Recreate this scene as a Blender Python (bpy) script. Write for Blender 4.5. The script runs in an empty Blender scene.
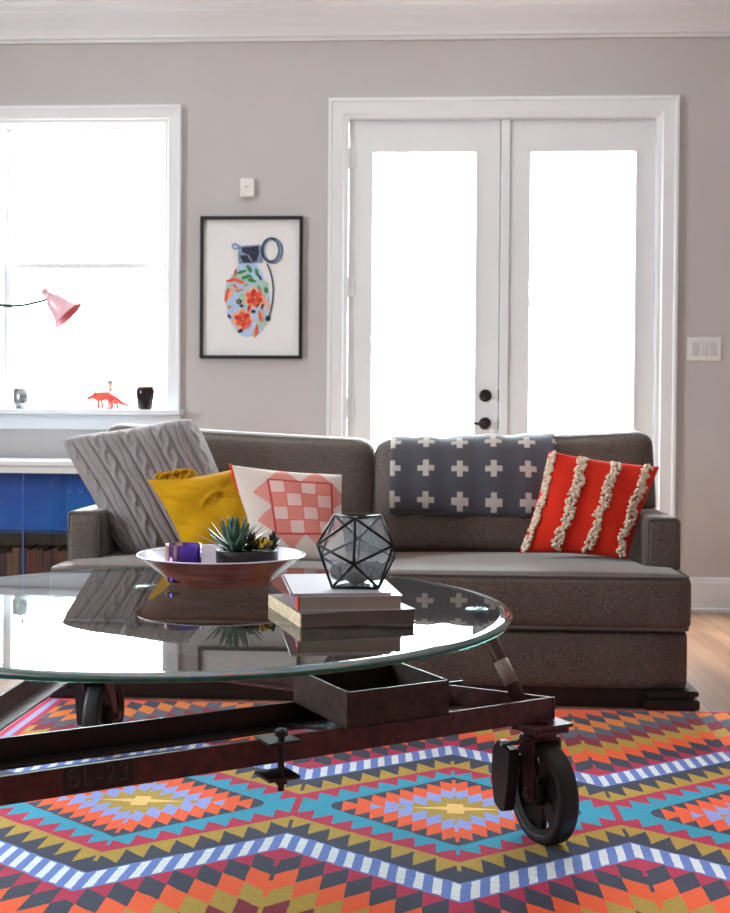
import bpy, bmesh, math, random
from mathutils import Vector, Matrix
random.seed(7)
PI = math.pi
C = bpy.context.scene.collection
# ------------------------------------------------------------------ camera
F, H, YAW, ROLL, PITCH = 1180.0, 0.94, math.radians(3.2), 0.0075, math.radians(0.9)
SH = 420 - (456.5 - F*math.tan(PITCH))
fw = Vector((-math.sin(YAW)*math.cos(PITCH), math.cos(YAW)*math.cos(PITCH), -math.sin(PITCH)))
R0 = Vector((math.cos(YAW), math.sin(YAW), 0)); U0 = R0.cross(fw)
RR = R0*math.cos(ROLL) + U0*math.sin(ROLL); UU = -R0*math.sin(ROLL) + U0*math.cos(ROLL)
def at(x, y, X=None, Y=None, Z=None):
    """survey helper: where the sight line of a photo point meets a wall, a depth or a height"""
    r = fw + RR*((x-365)/F) + UU*((456.5+SH-y)/F)
    t = Y/r.y if Y is not None else ((Z-H)/r.z if Z is not None else X/r.x)
    return Vector((0, 0, H)) + r*t
cd = bpy.data.cameras.new('camera'); cam = bpy.data.objects.new('camera', cd); C.objects.link(cam)
m = Matrix((RR, UU, -fw)).transposed().to_4x4(); m.translation = (0, 0, H); cam.matrix_world = m
cd.sensor_fit = 'HORIZONTAL'; cd.sensor_width = 15.0; cd.lens = 15.0*F/730; cd.shift_y = SH/730
cd.dof.use_dof = True; cd.dof.focus_distance = 2.7; cd.dof.aperture_fstop = 4.2
cd.clip_start = 0.05
bpy.context.scene.camera = cam

# ------------------------------------------------------------------ materials
def srgb(r, g, b):
    f = lambda c: (c/255/12.92) if c/255 <= 0.04045 else ((c/255+0.055)/1.055)**2.4
    return (f(r), f(g), f(b), 1)
class X:
    """tiny expression-to-nodes compiler"""
    t = None
    def __init__(s, v): s.v = v
    @staticmethod
    def op(o, *a):
        n = X.t.nodes.new('ShaderNodeMath'); n.operation = o
        for i, q in enumerate(a):
            if isinstance(q, X): q = q.v
            if isinstance(q, (int, float)): n.inputs[i].default_value = q
            else: X.t.links.new(q, n.inputs[i])
        return X(n.outputs[0])
    def __add__(s, o): return X.op('ADD', s, o)
    __radd__ = __add__
    def __sub__(s, o): return X.op('SUBTRACT', s, o)
    def __rsub__(s, o): return X.op('SUBTRACT', o, s)
    def __mul__(s, o): return X.op('MULTIPLY', s, o)
    __rmul__ = __mul__
    def __truediv__(s, o): return X.op('DIVIDE', s, o)
    def __lt__(s, o): return X.op('LESS_THAN', s, o)
    def __gt__(s, o): return X.op('GREATER_THAN', s, o)
    def __and__(s, o): return X.op('MULTIPLY', s, o)
    def __or__(s, o): return X.op('MAXIMUM', s, o)
def ab(a): return X.op('ABSOLUTE', a)
def fr(a): return X.op('FRACT', a)
def fl(a): return X.op('FLOOR', a)
def mn(a, b): return X.op('MINIMUM', a, b)
def mx(a, b): return X.op('MAXIMUM', a, b)
def mixc(t, fac, a, b, mode='MIX'):
    n = t.nodes.new('ShaderNodeMix'); n.data_type = 'RGBA'; n.blend_type = mode
    for i, q in ((0, fac), (6, a), (7, b)):
        if isinstance(q, X): q = q.v
        if isinstance(q, (int, float, tuple)): n.inputs[i].default_value = q
        else: t.links.new(q, n.inputs[i])
    return n.outputs[2]
def newmat(name):
    m = bpy.data.materials.new(name); m.use_nodes = True; t = m.node_tree
    return m, t, t.nodes['Principled BSDF']
def coords(t, which='Object', scale=(1, 1, 1), rot=(0, 0, 0)):
    tc = t.nodes.new('ShaderNodeTexCoord'); mp = t.nodes.new('ShaderNodeMapping')
    mp.inputs['Scale'].default_value = scale; mp.inputs['Rotation'].default_value = rot
    t.links.new(tc.outputs[which], mp.inputs[0]); return mp.outputs[0]
def noise(t, vec, scale, detail=3, rough=.5):
    n = t.nodes.new('ShaderNodeTexNoise'); n.inputs['Scale'].default_value = scale
    n.inputs['Detail'].default_value = detail; n.inputs['Roughness'].default_value = rough
    t.links.new(vec, n.inputs['Vector']); return n.outputs['Fac']
def remap(t, v, a, b, c, d):
    n = t.nodes.new('ShaderNodeMapRange')
    for i, q in enumerate((a, b, c, d)): n.inputs[i+1].default_value = q
    t.links.new(v, n.inputs[0]); return n.outputs[0]
def bump(t, p, h, strength=.3, dist=.002):
    b = t.nodes.new('ShaderNodeBump'); b.inputs['Strength'].default_value = strength; b.inputs['Distance'].default_value = dist
    if isinstance(h, X): h = h.v
    t.links.new(h, b.inputs['Height']); t.links.new(b.outputs[0], p.inputs['Normal'])
def plain(name, col, rough=.5, metal=0, var=.08, ns=30, bmp=0, spec=.5, sheen=0, coat=0):
    m, t, p = newmat(name)
    v = coords(t); n = noise(t, v, ns)
    f = remap(t, n, .3, .7, 1-var, 1+var)
    c = mixc(t, 1.0, col, (1, 1, 1, 1), 'MULTIPLY'); cn = t.nodes[-1]
    cmb = t.nodes.new('ShaderNodeCombineColor')
    for i in range(3): t.links.new(f, cmb.inputs[i])
    t.links.new(cmb.outputs[0], cn.inputs[7])
    t.links.new(c, p.inputs['Base Color'])
    p.inputs['Roughness'].default_value = rough; p.inputs['Metallic'].default_value = metal
    p.inputs['Specular IOR Level'].default_value = spec; p.inputs['Sheen Weight'].default_value = sheen
    p.inputs['Coat Weight'].default_value = coat
    if bmp: bump(t, p, n, bmp)
    return m
def fabric(name, c1, c2, scale=500, rough=.95, bmp=.5, sheen=.3, big=.12, spec=.2):
    """woven cloth: crossed threads with a mottle"""
    m, t, p = newmat(name); v = coords(t)
    a = noise(t, coords(t, scale=(1, .25, .25)), scale, 1); b = noise(t, coords(t, scale=(.25, 1, 1)), scale, 1)
    X.t = t
    w = (X(a)+X(b))*.5
    c = mixc(t, remap(t, w.v, .42, .58, 0, 1), c1, c2)
    g = remap(t, noise(t, v, 6), .3, .7, 1-big, 1+big)
    cmb = t.nodes.new('ShaderNodeCombineColor')
    for i in range(3): t.links.new(g, cmb.inputs[i])
    c = mixc(t, 1.0, c, cmb.outputs[0], 'MULTIPLY')
    t.links.new(c, p.inputs['Base Color']); p.inputs['Roughness'].default_value = rough
    p.inputs['Specular IOR Level'].default_value = spec
    p.inputs['Sheen Weight'].default_value = sheen; p.inputs['Sheen Roughness'].default_value = .35; p.inputs['Sheen Tint'].default_value = (1, .93, .90, 1)
    bump(t, p, w, bmp, .0015)
    return m
def thin_glass(name, tint=(1, 1, 1, 1), ior=1.5, haze=0):
    m, t, p = newmat(name); t.nodes.remove(p)
    o = t.nodes['Material Output']; tr = t.nodes.new('ShaderNodeBsdfTransparent'); gl = t.nodes.new('ShaderNodeBsdfGlossy')
    mxn = t.nodes.new('ShaderNodeMixShader'); fz = t.nodes.new('ShaderNodeFresnel'); fz.inputs[0].default_value = ior
    tr.inputs[0].default_value = tint; gl.inputs['Roughness'].default_value = .0
    geo = t.nodes.new('ShaderNodeNewGeometry'); X.t = t
    f = X(fz.outputs[0])*(1-X(geo.outputs['Backfacing']))
    t.links.new(f.v, mxn.inputs[0]); t.links.new(tr.outputs[0], mxn.inputs[1]); t.links.new(gl.outputs[0], mxn.inputs[2])
    if haze:
        df = t.nodes.new('ShaderNodeBsdfTranslucent'); df.inputs[0].default_value = (.8, .87, .95, 1); m2 = t.nodes.new('ShaderNodeMixShader'); m2.inputs[0].default_value = haze
        t.links.new(mxn.outputs[0], m2.inputs[1]); t.links.new(df.outputs[0], m2.inputs[2]); t.links.new(m2.outputs[0], o.inputs[0])
    else: t.links.new(mxn.outputs[0], o.inputs[0])
    return m

M = {}
M['wall'] = plain('greige_wall_paint', srgb(193, 189, 190), .85, var=.015, ns=3, bmp=.03)
M['white'] = plain('white_trim_paint', srgb(230, 233, 238), .35, var=.01, ns=4)
M['ceil'] = plain('ceiling_paint', srgb(230, 231, 233), .9, var=.01, ns=4)
M['steel'] = plain('rusty_maroon_steel', srgb(74, 29, 33), .5, .1, var=.45, ns=38, bmp=.25, spec=.6)
M['steel2'] = plain('dark_iron', srgb(30, 20, 22), .45, .2, var=.3, ns=50, bmp=.2)
M['rust'] = plain('rust_brown_tray_steel', srgb(54, 32, 28), .5, .15, var=.5, ns=45, bmp=.3)
M['rubber'] = plain('black_rubber', srgb(16, 15, 17), .5, 0, var=.15)
M['rim'] = plain('cast_wheel_iron', srgb(26, 16, 16), .5, .3, var=.3, ns=60)
M['scuff'] = plain('scuffed_bare_paint', srgb(150, 128, 118), .6, 0, var=.3, ns=90)
M['black'] = plain('black_frame_lacquer', srgb(18, 17, 19), .4, 0, var=.05)
M['bronze'] = plain('dark_bronze', srgb(52, 44, 46), .35, .7, var=.1)
M['plastic'] = plain('white_plastic', srgb(228, 228, 226), .4, var=.01)
M['plastic_dim'] = plain('pale_grey_plastic', srgb(205, 206, 206), .4, var=.01)
M['sofa'] = fabric('brown_grey_tweed', srgb(40, 32, 29), srgb(110, 94, 85), 800, sheen=.6, bmp=.5, rough=.62, spec=.6)
M['piping'] = fabric('tweed_piping', srgb(66, 60, 57), srgb(98, 88, 84), 1200, sheen=.7, rough=.6, spec=.6)
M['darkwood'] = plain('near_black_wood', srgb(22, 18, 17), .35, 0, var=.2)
M['knit'] = fabric('grey_cable_knit', srgb(126, 119, 121), srgb(146, 138, 140), 1300, sheen=.5, bmp=.25)
M['mustard'] = fabric('mustard_cotton', srgb(184, 134, 6), srgb(206, 156, 16), 1600, bmp=.1, sheen=.15)
M['redcloth'] = fabric('coral_red_cotton', srgb(216, 42, 26), srgb(232, 56, 36), 1600, bmp=.1, sheen=.1)
M['pom'] = plain('cream_wool_loops', srgb(226, 206, 184), .95, var=.12, ns=120)
M['page'] = plain('book_page_block', srgb(180, 170, 164), .85, var=.05, ns=200)
M['bookwhite'] = plain('white_book_cover', srgb(225, 224, 228), .35, var=.03)
M['bookgrey'] = plain('grey_book_cover', srgb(120, 112, 108), .5, var=.08)
M['booksilver'] = plain('pale_lilac_paper', srgb(214, 214, 226), .3, var=.03)
M['bookred'] = plain('red_book_spine', srgb(196, 66, 50), .5, var=.25, ns=90)
M['bookyel'] = plain('cream_book_spine', srgb(206, 188, 156), .5, var=.25, ns=60)
M['page2'] = plain('grey_page_block', srgb(112, 104, 100), .85, var=.06, ns=200)
M['bookblue'] = plain('blue_book_spine', srgb(70, 100, 175), .5, var=.2, ns=60)
M['came'] = plain('blackened_metal_came', srgb(34, 33, 36), .4, .6, var=.2)
M['moss'] = plain('dried_grey_moss', srgb(76, 64, 58), .95, var=.5, ns=180, bmp=1.0)
M['pot'] = plain('black_planter_glaze', srgb(28, 28, 31), .45, var=.1)
M['soil'] = plain('dark_soil', srgb(36, 28, 24), .95, var=.4, ns=150, bmp=1)
M['agave'] = plain('grey_green_leaf', srgb(74, 102, 84), .45, var=.25, ns=30)
M['jade'] = plain('olive_dark_leaf', srgb(62, 64, 50), .35, var=.5, ns=60)
M['yleaf'] = plain('yellow_leaf', srgb(222, 176, 30), .5, var=.2, ns=60)
M['rose'] = plain('pink_lamp_enamel', srgb(230, 184, 196), .3, .1, var=.04)
M['rosein'] = plain('deep_pink_lamp_lining', srgb(216, 118, 128), .5, 0, var=.05)
M['greenwire'] = plain('grey_green_metal_arm', srgb(62, 78, 74), .4, .3, var=.1)
M['coral'] = plain('coral_red_plastic', srgb(236, 92, 78), .4, 0, var=.1)
M['silver'] = plain('brushed_silver', srgb(170, 176, 180), .25, .8, var=.25, ns=25)
M['smoke'] = plain('dark_mirrored_glass', srgb(34, 28, 32), .15, .3, var=.3, ns=25)
M['gold'] = plain('gold_glass_lip', srgb(190, 150, 90), .3, .6, var=.1)
M['paper'] = plain('print_paper', srgb(230, 230, 232), .8, var=.01)
M['wax'] = plain('cream_wax', srgb(236, 214, 196), .6, var=.03)
M['pane'] = thin_glass('clear_window_glass', (1, 1, 1, 1), 1.3)
M['tpane'] = thin_glass('terrarium_glass', (.985, .99, .995, 1), 1.5, .03)
M['tabletop'] = thin_glass('table_glass_surface', (.80, .90, .87, 1), 1.62)
M['tumbler'] = thin_glass('grey_tinted_tumbler_glass', (.80, .83, .82, 1), 1.5, .04)
M['clear'] = thin_glass('faint_clear_glass', (.93, .95, .94, 1), 1.5)
m_, t_, p_ = newmat('green_glass_edge'); n_ = noise(t_, coords(t_), 40)
t_.links.new(mixc(t_, n_, srgb(10, 74, 66), srgb(40, 120, 108)), p_.inputs['Base Color'])
p_.inputs['Roughness'].default_value = .08; p_.inputs['Transmission Weight'].default_value = .35; M['gedge'] = m_
m_, t_, p_ = newmat('pale_glass_bevel')
t_.links.new(mixc(t_, noise(t_, coords(t_), 40), srgb(120, 170, 168), srgb(160, 200, 198)), p_.inputs['Base Color'])
p_.inputs['Roughness'].default_value = .05; p_.inputs['Transmission Weight'].default_value = .75; p_.inputs['IOR'].default_value = 1.5; M['gbevel'] = m_

def wood_floor():
    m, t, p = newmat('oak_floorboards'); X.t = t
    tc = t.nodes.new('ShaderNodeTexCoord'); sp = t.nodes.new('ShaderNodeSeparateXYZ'); t.links.new(tc.outputs['Object'], sp.inputs[0])
    x, y = X(sp.outputs[0]), X(sp.outputs[1])
    w = .083; ix = fl(x/w); fx = fr(x/w)
    rnd = fr(X.op('SINE', ix*12.9898)*43758.5)
    yy = y/1.1+rnd*7; iy = fl(yy); fy = fr(yy)
    r2 = fr(X.op('SINE', ix*78.233+iy*37.719)*24634.6)
    gap = (fx < .02) | (fy < .0025)
    g = noise(t, coords(t, scale=(30, 1.6, 1)), 1.0, 6, .6)
    c = mixc(t, r2, srgb(146, 104, 74), srgb(190, 144, 108))
    c = mixc(t, remap(t, g, .35, .7, 0, .6), c, srgb(96, 62, 42))
    c = mixc(t, gap, c, srgb(50, 34, 26))
    t.links.new(c, p.inputs['Base Color'])
    t.links.new(remap(t, g, .3, .7, .30, .42), p.inputs['Roughness']); p.inputs['Coat Weight'].default_value = .6; p.inputs['Coat Roughness'].default_value = .28
    bump(t, p, X(g)*.3-gap, .25, .001); return m
M['floor'] = wood_floor()

def rug_mat():
    m, t, p = newmat('kilim_wool_pattern'); X.t = t
    geo = t.nodes.new('ShaderNodeTexCoord'); sp = t.nodes.new('ShaderNodeSeparateXYZ'); t.links.new(geo.outputs['Object'], sp.inputs[0])
    wob = noise(t, coords(t, scale=(14, 14, 14)), 1, 3); wob2 = noise(t, coords(t, scale=(90, 90, 90)), 1, 2)
    x = X(sp.outputs[0]) + (X(wob)-.5)*.006+(X(wob2)-.5)*.003; y = X(sp.outputs[1]) + (X(wob)-.5)*.012
    P = .766; hp = P/2
    u = X.op('PINGPONG', x-.066+P*8, hp)
    axis = (u < .0045); paxis = (u > hp-.0045)
    v = ab(y-2.835)
    pp = v+u*.688
    crim, navy, olive, lav = srgb(184, 36, 76), srgb(58, 60, 80), srgb(182, 146, 58), srgb(146, 158, 222)
    orng, teal, amb, sand = srgb(240, 92, 44), srgb(46, 152, 184), srgb(226, 122, 40), srgb(238, 198, 122)
    slate, dcrim = srgb(88, 90, 108), srgb(134, 28, 54)
    t1 = fr(u/.0481)
    pa = pp-axis*.035
    col = mixc(t, (pa > t1*.078+.358), olive, navy)                       # olive teeth on navy
    # narrow navy stalk in the olive by the pinch
    col = mixc(t, paxis & (v > .11) & (v < .21), col, navy)
    col = mixc(t, (pp < .345), col, crim)
    col = mixc(t, (pa < t1*.060+.268), col, teal)
    bow = (v < (u-.30)*.38+.006) & (u < .372) & (u > .29)
    col = mixc(t, bow, col, teal)
    col = mixc(t, (u > .374) & (v < .07), col, crim)
    hexm = (v+u*.78 < .252) & (u+v*.35 < .302)
    col = mixc(t, hexm, col, navy)
    t2 = fr(u/.034); r = v+u*.74-t2*.052+.022-axis*.035
    t2e = u/.0285
    col = mixc(t, (r < .212) & (u < .283), col, orng)
    col = mixc(t, (r < .145) & (u < .215), col, lav)
    col = mixc(t, (r < .088), col, olive)
    col = mixc(t, (v < .016-u*.15) | ((u < .02) & (v < .035)), col, sand)
    # outer steps
    s = hp-u; t3 = fr(s/.0513); q = pp-.557
    q2 = X.op('PINGPONG', mx(q+t3*.078-.040-paxis*.03, 0), .66)
    oc = mixc(t, (q2 > .034), crim, navy)
    for th, cc in ((.112, orng), (.195, olive), (.275, dcrim), (.355, slate), (.435, amb), (.515, navy), (.595, orng)):
        oc = mixc(t, (q2 > th), oc, cc)
    col = mixc(t, (pp > .557), col, oc)
    # striped zigzag band
    st = fr(x/.0385+ab(y-2.835)*1.5)
    bc = mixc(t, (st < .47), srgb(104, 128, 200), srgb(226, 230, 238))
    bc = mixc(t, (pp > .551) | (pp < .466), bc, srgb(104, 128, 200))
    col = mixc(t, (pp > .46) & (pp < .557), col, bc)
    # selvedge stripes on the left end, fringe
    xx = X(sp.outputs[0])
    col = mixc(t, (xx < -1.205), col, crim); col = mixc(t, (xx < -1.225), col, srgb(150, 158, 205))
    col = mixc(t, (xx < -1.247), col, crim); col = mixc(t, (xx < -1.268), col, srgb(215, 212, 222))
    col = mixc(t, (X(sp.outputs[1]) > 3.842), col, crim)
    # wool variation: bands of dye along the weft, thread texture
    ab1 = noise(t, coords(t, scale=(5, 160, 1)), 1, 3); ab2 = noise(t, coords(t, scale=(320, 40, 1)), 1, 2); ab3 = noise(t, coords(t), 260, 2)
    f = (X(ab1)-.5)*.5+(X(ab2)-.5)*.35+(X(ab3)-.5)*.5+1.22
    cmb = t.nodes.new('ShaderNodeCombineColor')
    for i in range(3): t.links.new(f.v, cmb.inputs[i])
    col = mixc(t, 1.0, col, cmb.outputs[0], 'MULTIPLY')
    t.links.new(col, p.inputs['Base Color']); p.inputs['Roughness'].default_value = .95; p.inputs['Specular IOR Level'].default_value = .15
    p.inputs['Sheen Weight'].default_value = .15
    bump(t, p, X(ab2)+X(ab3), .5, .002)
    return m
M['rug'] = rug_mat()

def uv_xy(t):
    tc = t.nodes.new('ShaderNodeTexCoord'); sp = t.nodes.new('ShaderNodeSeparateXYZ'); t.links.new(tc.outputs['UV'], sp.inputs[0])
    return X(sp.outputs[0]), X(sp.outputs[1])
def throw_mat():
    m, t, p = newmat('charcoal_cross_wool'); X.t = t; x, y = uv_xy(t)     # uv in metres
    a = ab(fr(x/.1265+.44)-.5)*.1265; b = ab(fr(y/.118)-.5)*.118
    cr = ((a < .0105) & (b < .031)) | ((b < .0105) & (a < .031))
    n = noise(t, coords(t), 500, 2)
    c = mixc(t, cr, srgb(82, 82, 92), srgb(205, 196, 190))
    c = mixc(t, remap(t, n, .3, .7, 0, .35), c, srgb(50, 50, 58))
    t.links.new(c, p.inputs['Base Color']); p.inputs['Roughness'].default_value = .95; p.inputs['Sheen Weight'].default_value = .4
    p.inputs['Specular IOR Level'].default_value = .15
    bump(t, p, n, .5, .0015); return m
M['throw'] = throw_mat()
def quilt_mat():
    m, t, p = newmat('cream_and_coral_quilt_print'); X.t = t; x0, y0 = uv_xy(t)   # uv 0..1
    x = x0*2-1; y = y0*2-1
    ax, ay = ab(x-.20), ab(y-.09)
    cream, pk, pk2, red = srgb(212, 198, 190), srgb(212, 122, 110), srgb(216, 152, 142), srgb(186, 70, 74)
    # centre square of patches
    k = .60; gx = fl((x-.20+k)/(2*k)*4.0); gy = fl((y-.09+k)/(2*k)*4.0)
    chk = X.op('MODULO', gx+gy+20, 2)
    inner = (ax < k) & (ay < k)
    # star points reaching to the border
    tri = ((ab(fr((y-.09+k)/(2*k)*2)-.5)*2) < 1-(ax-k)/.34) & (ax > k) & (ay < k)
    tri2 = ((ab(fr((x-.20+k)/(2*k)*2)-.5)*2) < 1-(ay-k)/.34) & (ay > k) & (ax < k)
    line = (ab(fr((x+y)*24)-.5) < .16)
    c = mixc(t, chk, pk, srgb(224, 188, 184))
    c = mixc(t, line & (1-chk), c, pk2)
    fx_ = fr((x-.20+k)/(2*k)*4); fy_ = fr((y-.09+k)/(2*k)*4)
    ed = (mn(fx_, 1-fx_) < .045) | (mn(fy_, 1-fy_) < .045)
    c = mixc(t, ed, c, srgb(214, 110, 104))
    o = mixc(t, line, pk, pk2)
    out = mixc(t, tri | tri2, cream, o)
    out = mixc(t, (ab(fr((x-y)*16)-.5) < .05), out, srgb(200, 190, 180))
    out = mixc(t, ((ab(ax-k) < .022) & (ay < k)) | ((ab(ay-k) < .022) & (ax < k)), out, red)
    c = mixc(t, inner & (1-((ab(ax-k) < .022) | (ab(ay-k) < .022))), out, c)
    t.links.new(c, p.inputs['Base Color']); p.inputs['Roughness'].default_value = .9; p.inputs['Specular IOR Level'].default_value = .2
    bump(t, p, noise(t, coords(t), 600, 1), .25, .001); return m
M['quilt'] = quilt_mat()
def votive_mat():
    m, t, p = newmat('purple_metal_painted_reflections'); X.t = t
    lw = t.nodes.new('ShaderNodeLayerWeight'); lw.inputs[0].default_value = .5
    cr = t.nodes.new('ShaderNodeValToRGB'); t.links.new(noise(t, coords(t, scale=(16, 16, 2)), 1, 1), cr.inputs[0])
    e = cr.color_ramp.elements; e[0].position = .44; e[0].color = srgb(240, 190, 178); e[1].position = .60; e[1].color = srgb(90, 60, 170)  # peach, violet and lilac patches stand in for reflections on the cup
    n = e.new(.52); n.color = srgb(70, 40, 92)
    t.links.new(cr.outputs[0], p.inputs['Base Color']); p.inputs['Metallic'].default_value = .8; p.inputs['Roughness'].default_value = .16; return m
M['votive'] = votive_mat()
def bowl_mat():
    m, t, p = newmat('mango_wood_grain'); v = coords(t, scale=(3, 3, 26))
    n = noise(t, v, 2.5, 5, .6)
    c = mixc(t, remap(t, n, .35, .68, 0, 1), srgb(98, 54, 40), srgb(156, 100, 78))
    t.links.new(c, p.inputs['Base Color']); p.inputs['Roughness'].default_value = .3; p.inputs['Coat Weight'].default_value = .3; return m
M['bowl'] = bowl_mat()
def blue_mat():
    m, t, p = newmat('cobalt_back_panel'); v = coords(t)
    n = noise(t, v, 2.5, 3)
    c = mixc(t, remap(t, n, .3, .7, 0, 1), srgb(24, 80, 200), srgb(22, 122, 218))
    s = noise(t, v, 9, 4, .6)
    c = mixc(t, remap(t, s, .58, .74, 0, .5), c, srgb(150, 180, 232))  # pale smudges painted in for reflections on the glass front
    t.links.new(c, p.inputs['Base Color']); p.inputs['Roughness'].default_value = .35; return m
M['blue'] = blue_mat()

# ------------------------------------------------------------------ mesh helpers
def link(name, me, parent=None):
    o = bpy.data.objects.new(name, me); C.objects.link(o)
    if parent: o.parent = parent
    return o
def wpos(o):
    v = Vector((0, 0, 0))
    while o: v = v+o.location; o = o.parent
    return v
def obj(name, bm, mat, parent=None, smooth=False, recalc=True, origin=None):
    """bm in world metres -> one mesh object; its origin goes to its own base (or its parent's)"""
    if recalc: bmesh.ops.recalc_face_normals(bm, faces=bm.faces)
    if parent is not None: o0 = wpos(parent)
    elif origin is not None: o0 = Vector(origin)
    else:
        xs = [v.co for v in bm.verts]
        o0 = Vector(((min(c.x for c in xs)+max(c.x for c in xs))/2, (min(c.y for c in xs)+max(c.y for c in xs))/2, min(c.z for c in xs)))
    bmesh.ops.translate(bm, vec=-o0, verts=bm.verts)
    me = bpy.data.meshes.new(name); bm.to_mesh(me); bm.free()
    for mm in (mat if isinstance(mat, (list, tuple)) else [mat]): me.materials.append(mm)
    if smooth:
        for p in me.polygons: p.use_smooth = True
    o = link(name, me, parent)
    if parent is None: o.location = o0
    return o
def thing(name, loc, label, cat, group=None):
    o = bpy.data.objects.new(name, None); C.objects.link(o); o.location = loc; o.empty_display_size = .05
    return tag(o, label, cat, group)
def tag(o, label, cat, group=None, kind=None):
    o['label'] = label; o['category'] = cat
    if group: o['group'] = group
    if kind: o['kind'] = kind
    return o
def struct(o): o['kind'] = 'structure'; return o
def bx(bm, a, b, mi=0, mat=None):
    r = bmesh.ops.create_cube(bm, size=1)
    c = [(a[i]+b[i])/2 for i in range(3)]; s = [abs(b[i]-a[i]) for i in range(3)]
    for v in r['verts']:
        v.co = Vector((v.co.x*s[0]+c[0], v.co.y*s[1]+c[1], v.co.z*s[2]+c[2]))
        if mat: v.co = mat @ v.co
    if mi:
        for f in {f for v in r['verts'] for f in v.link_faces}: f.material_index = mi
    return r['verts']
def box(a, b, bev=0, seg=2):
    bm = bmesh.new(); bx(bm, a, b)
    if bev: bmesh.ops.bevel(bm, geom=bm.edges[:], offset=bev, segments=seg, affect='EDGES', profile=.5)
    return bm
def obox(bm, p, q, w, z0, z1, side=0):
    """upright plank from p to q (plan points), width w centred (side=0) or to one side"""
    p, q = Vector(p), Vector(q); d = (q-p).normalized(); n = Vector((-d.y, d.x))
    a0, a1 = (-w/2, w/2) if side == 0 else ((0, w) if side > 0 else (-w, 0))
    vs = [bm.verts.new((r.x, r.y, z)) for z in (z0, z1) for r in (p+n*a0, q+n*a0, q+n*a1, p+n*a1)]
    for f in ((0, 1, 2, 3), (4, 5, 6, 7), (0, 1, 5, 4), (1, 2, 6, 5), (2, 3, 7, 6), (3, 0, 4, 7)): bm.faces.new([vs[i] for i in f])
def tube(bm, pts, r, seg=10, closed=False, caps=True):
    pts = [Vector(p) for p in pts]; n = len(pts); rings = []
    prev = None
    for i, p in enumerate(pts):
        if closed: d = pts[(i+1) % n]-pts[i-1]
        else: d = pts[min(i+1, n-1)]-pts[max(i-1, 0)]
        d.normalize()
        if prev is None: a = d.orthogonal().normalized()
        else:
            a = prev-d*prev.dot(d)
            a = a.normalized() if a.length > 1e-6 else d.orthogonal().normalized()
        prev = a; b = d.cross(a); rr = r[i] if isinstance(r, (list, tuple)) else r
        rings.append([bm.verts.new(p+(a*math.cos(t)+b*math.sin(t))*rr) for t in (2*PI*k/seg for k in range(seg))])
    for i in range(n if closed else n-1):
        A, B = rings[i], rings[(i+1) % n]
        for k in range(seg): bm.faces.new((A[k], A[(k+1) % seg], B[(k+1) % seg], B[k]))
    if caps and not closed:
        bm.faces.new(rings[0][::-1]); bm.faces.new(rings[-1])
def lathe(bm, prof, c=(0, 0, 0), seg=48, axis=None, mi=0):
    """prof: (r, h) pairs revolved round the vertical (or axis) through c"""
    c = Vector(c); q = Vector((0, 0, 1)).rotation_difference(Vector(axis)) if axis is not None else None
    rings = []
    for r, h in prof:
        ring = []
        for k in range(seg if r > 1e-6 else 1):
            t = 2*PI*k/seg; p = Vector((r*math.cos(t), r*math.sin(t), h))
            if q: p = q @ p
            ring.append(bm.verts.new(p+c))
        rings.append(ring)
    for A, B in zip(rings, rings[1:]):
        for k in range(seg):
            k2 = (k+1) % seg
            if len(A) == 1 and len(B) == 1: continue
            if len(A) == 1: f = bm.faces.new((A[0], B[k2], B[k]))
            elif len(B) == 1: f = bm.faces.new((A[k], A[k2], B[0]))
            else: f = bm.faces.new((A[k], A[k2], B[k2], B[k]))
            f.material_index = mi
def poly_prism(bm, pts, axis, d, mi=0):
    """closed polygon (3-D points) pushed along axis by d"""
    ax = Vector(axis)*d; A = [bm.verts.new(Vector(p)) for p in pts]; B = [bm.verts.new(Vector(p)+ax) for p in pts]
    fs = [bm.faces.new(A), bm.faces.new(B[::-1])]
    for i in range(len(A)): fs.append(bm.faces.new((A[i], A[(i+1) % len(A)], B[(i+1) % len(A)], B[i])))
    for f in fs: f.material_index = mi
def softbox(x0, x1, y0, y1, z0, z1, r=.03, bulge=(0, 0, 0), n=14, fn=None):
    bm = bmesh.new(); bmesh.ops.create_cube(bm, size=2)
    bmesh.ops.subdivide_edges(bm, edges=bm.edges[:], cuts=n, use_grid_fill=True)
    h = Vector(((x1-x0)/2, (y1-y0)/2, (z1-z0)/2)); c = Vector(((x0+x1)/2, (y0+y1)/2, (z0+z1)/2))
    for v in bm.verts:
        p = v.co.copy()
        p = Vector([math.copysign(abs(a)**.8, a) if abs(a) < 1 else a for a in p])     # denser towards the edges
        w = Vector((p.x*h.x, p.y*h.y, p.z*h.z)); inn = Vector([max(-(h[i]-r), min(h[i]-r, w[i])) for i in range(3)])
        d = w-inn
        w = inn+(d.normalized()*r if d.length > 1e-9 else d)
        b = [(1-p.y**2)*(1-p.z**2), (1-p.x**2)*(1-p.z**2), (1-p.x**2)*(1-p.y**2)]
        for i in range(3): w[i] += math.copysign(bulge[i]*b[i]**.6, p[i])*(abs(p[i]) > .999)
        w += c
        v.co = fn(w) if fn else w
    return bm

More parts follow.
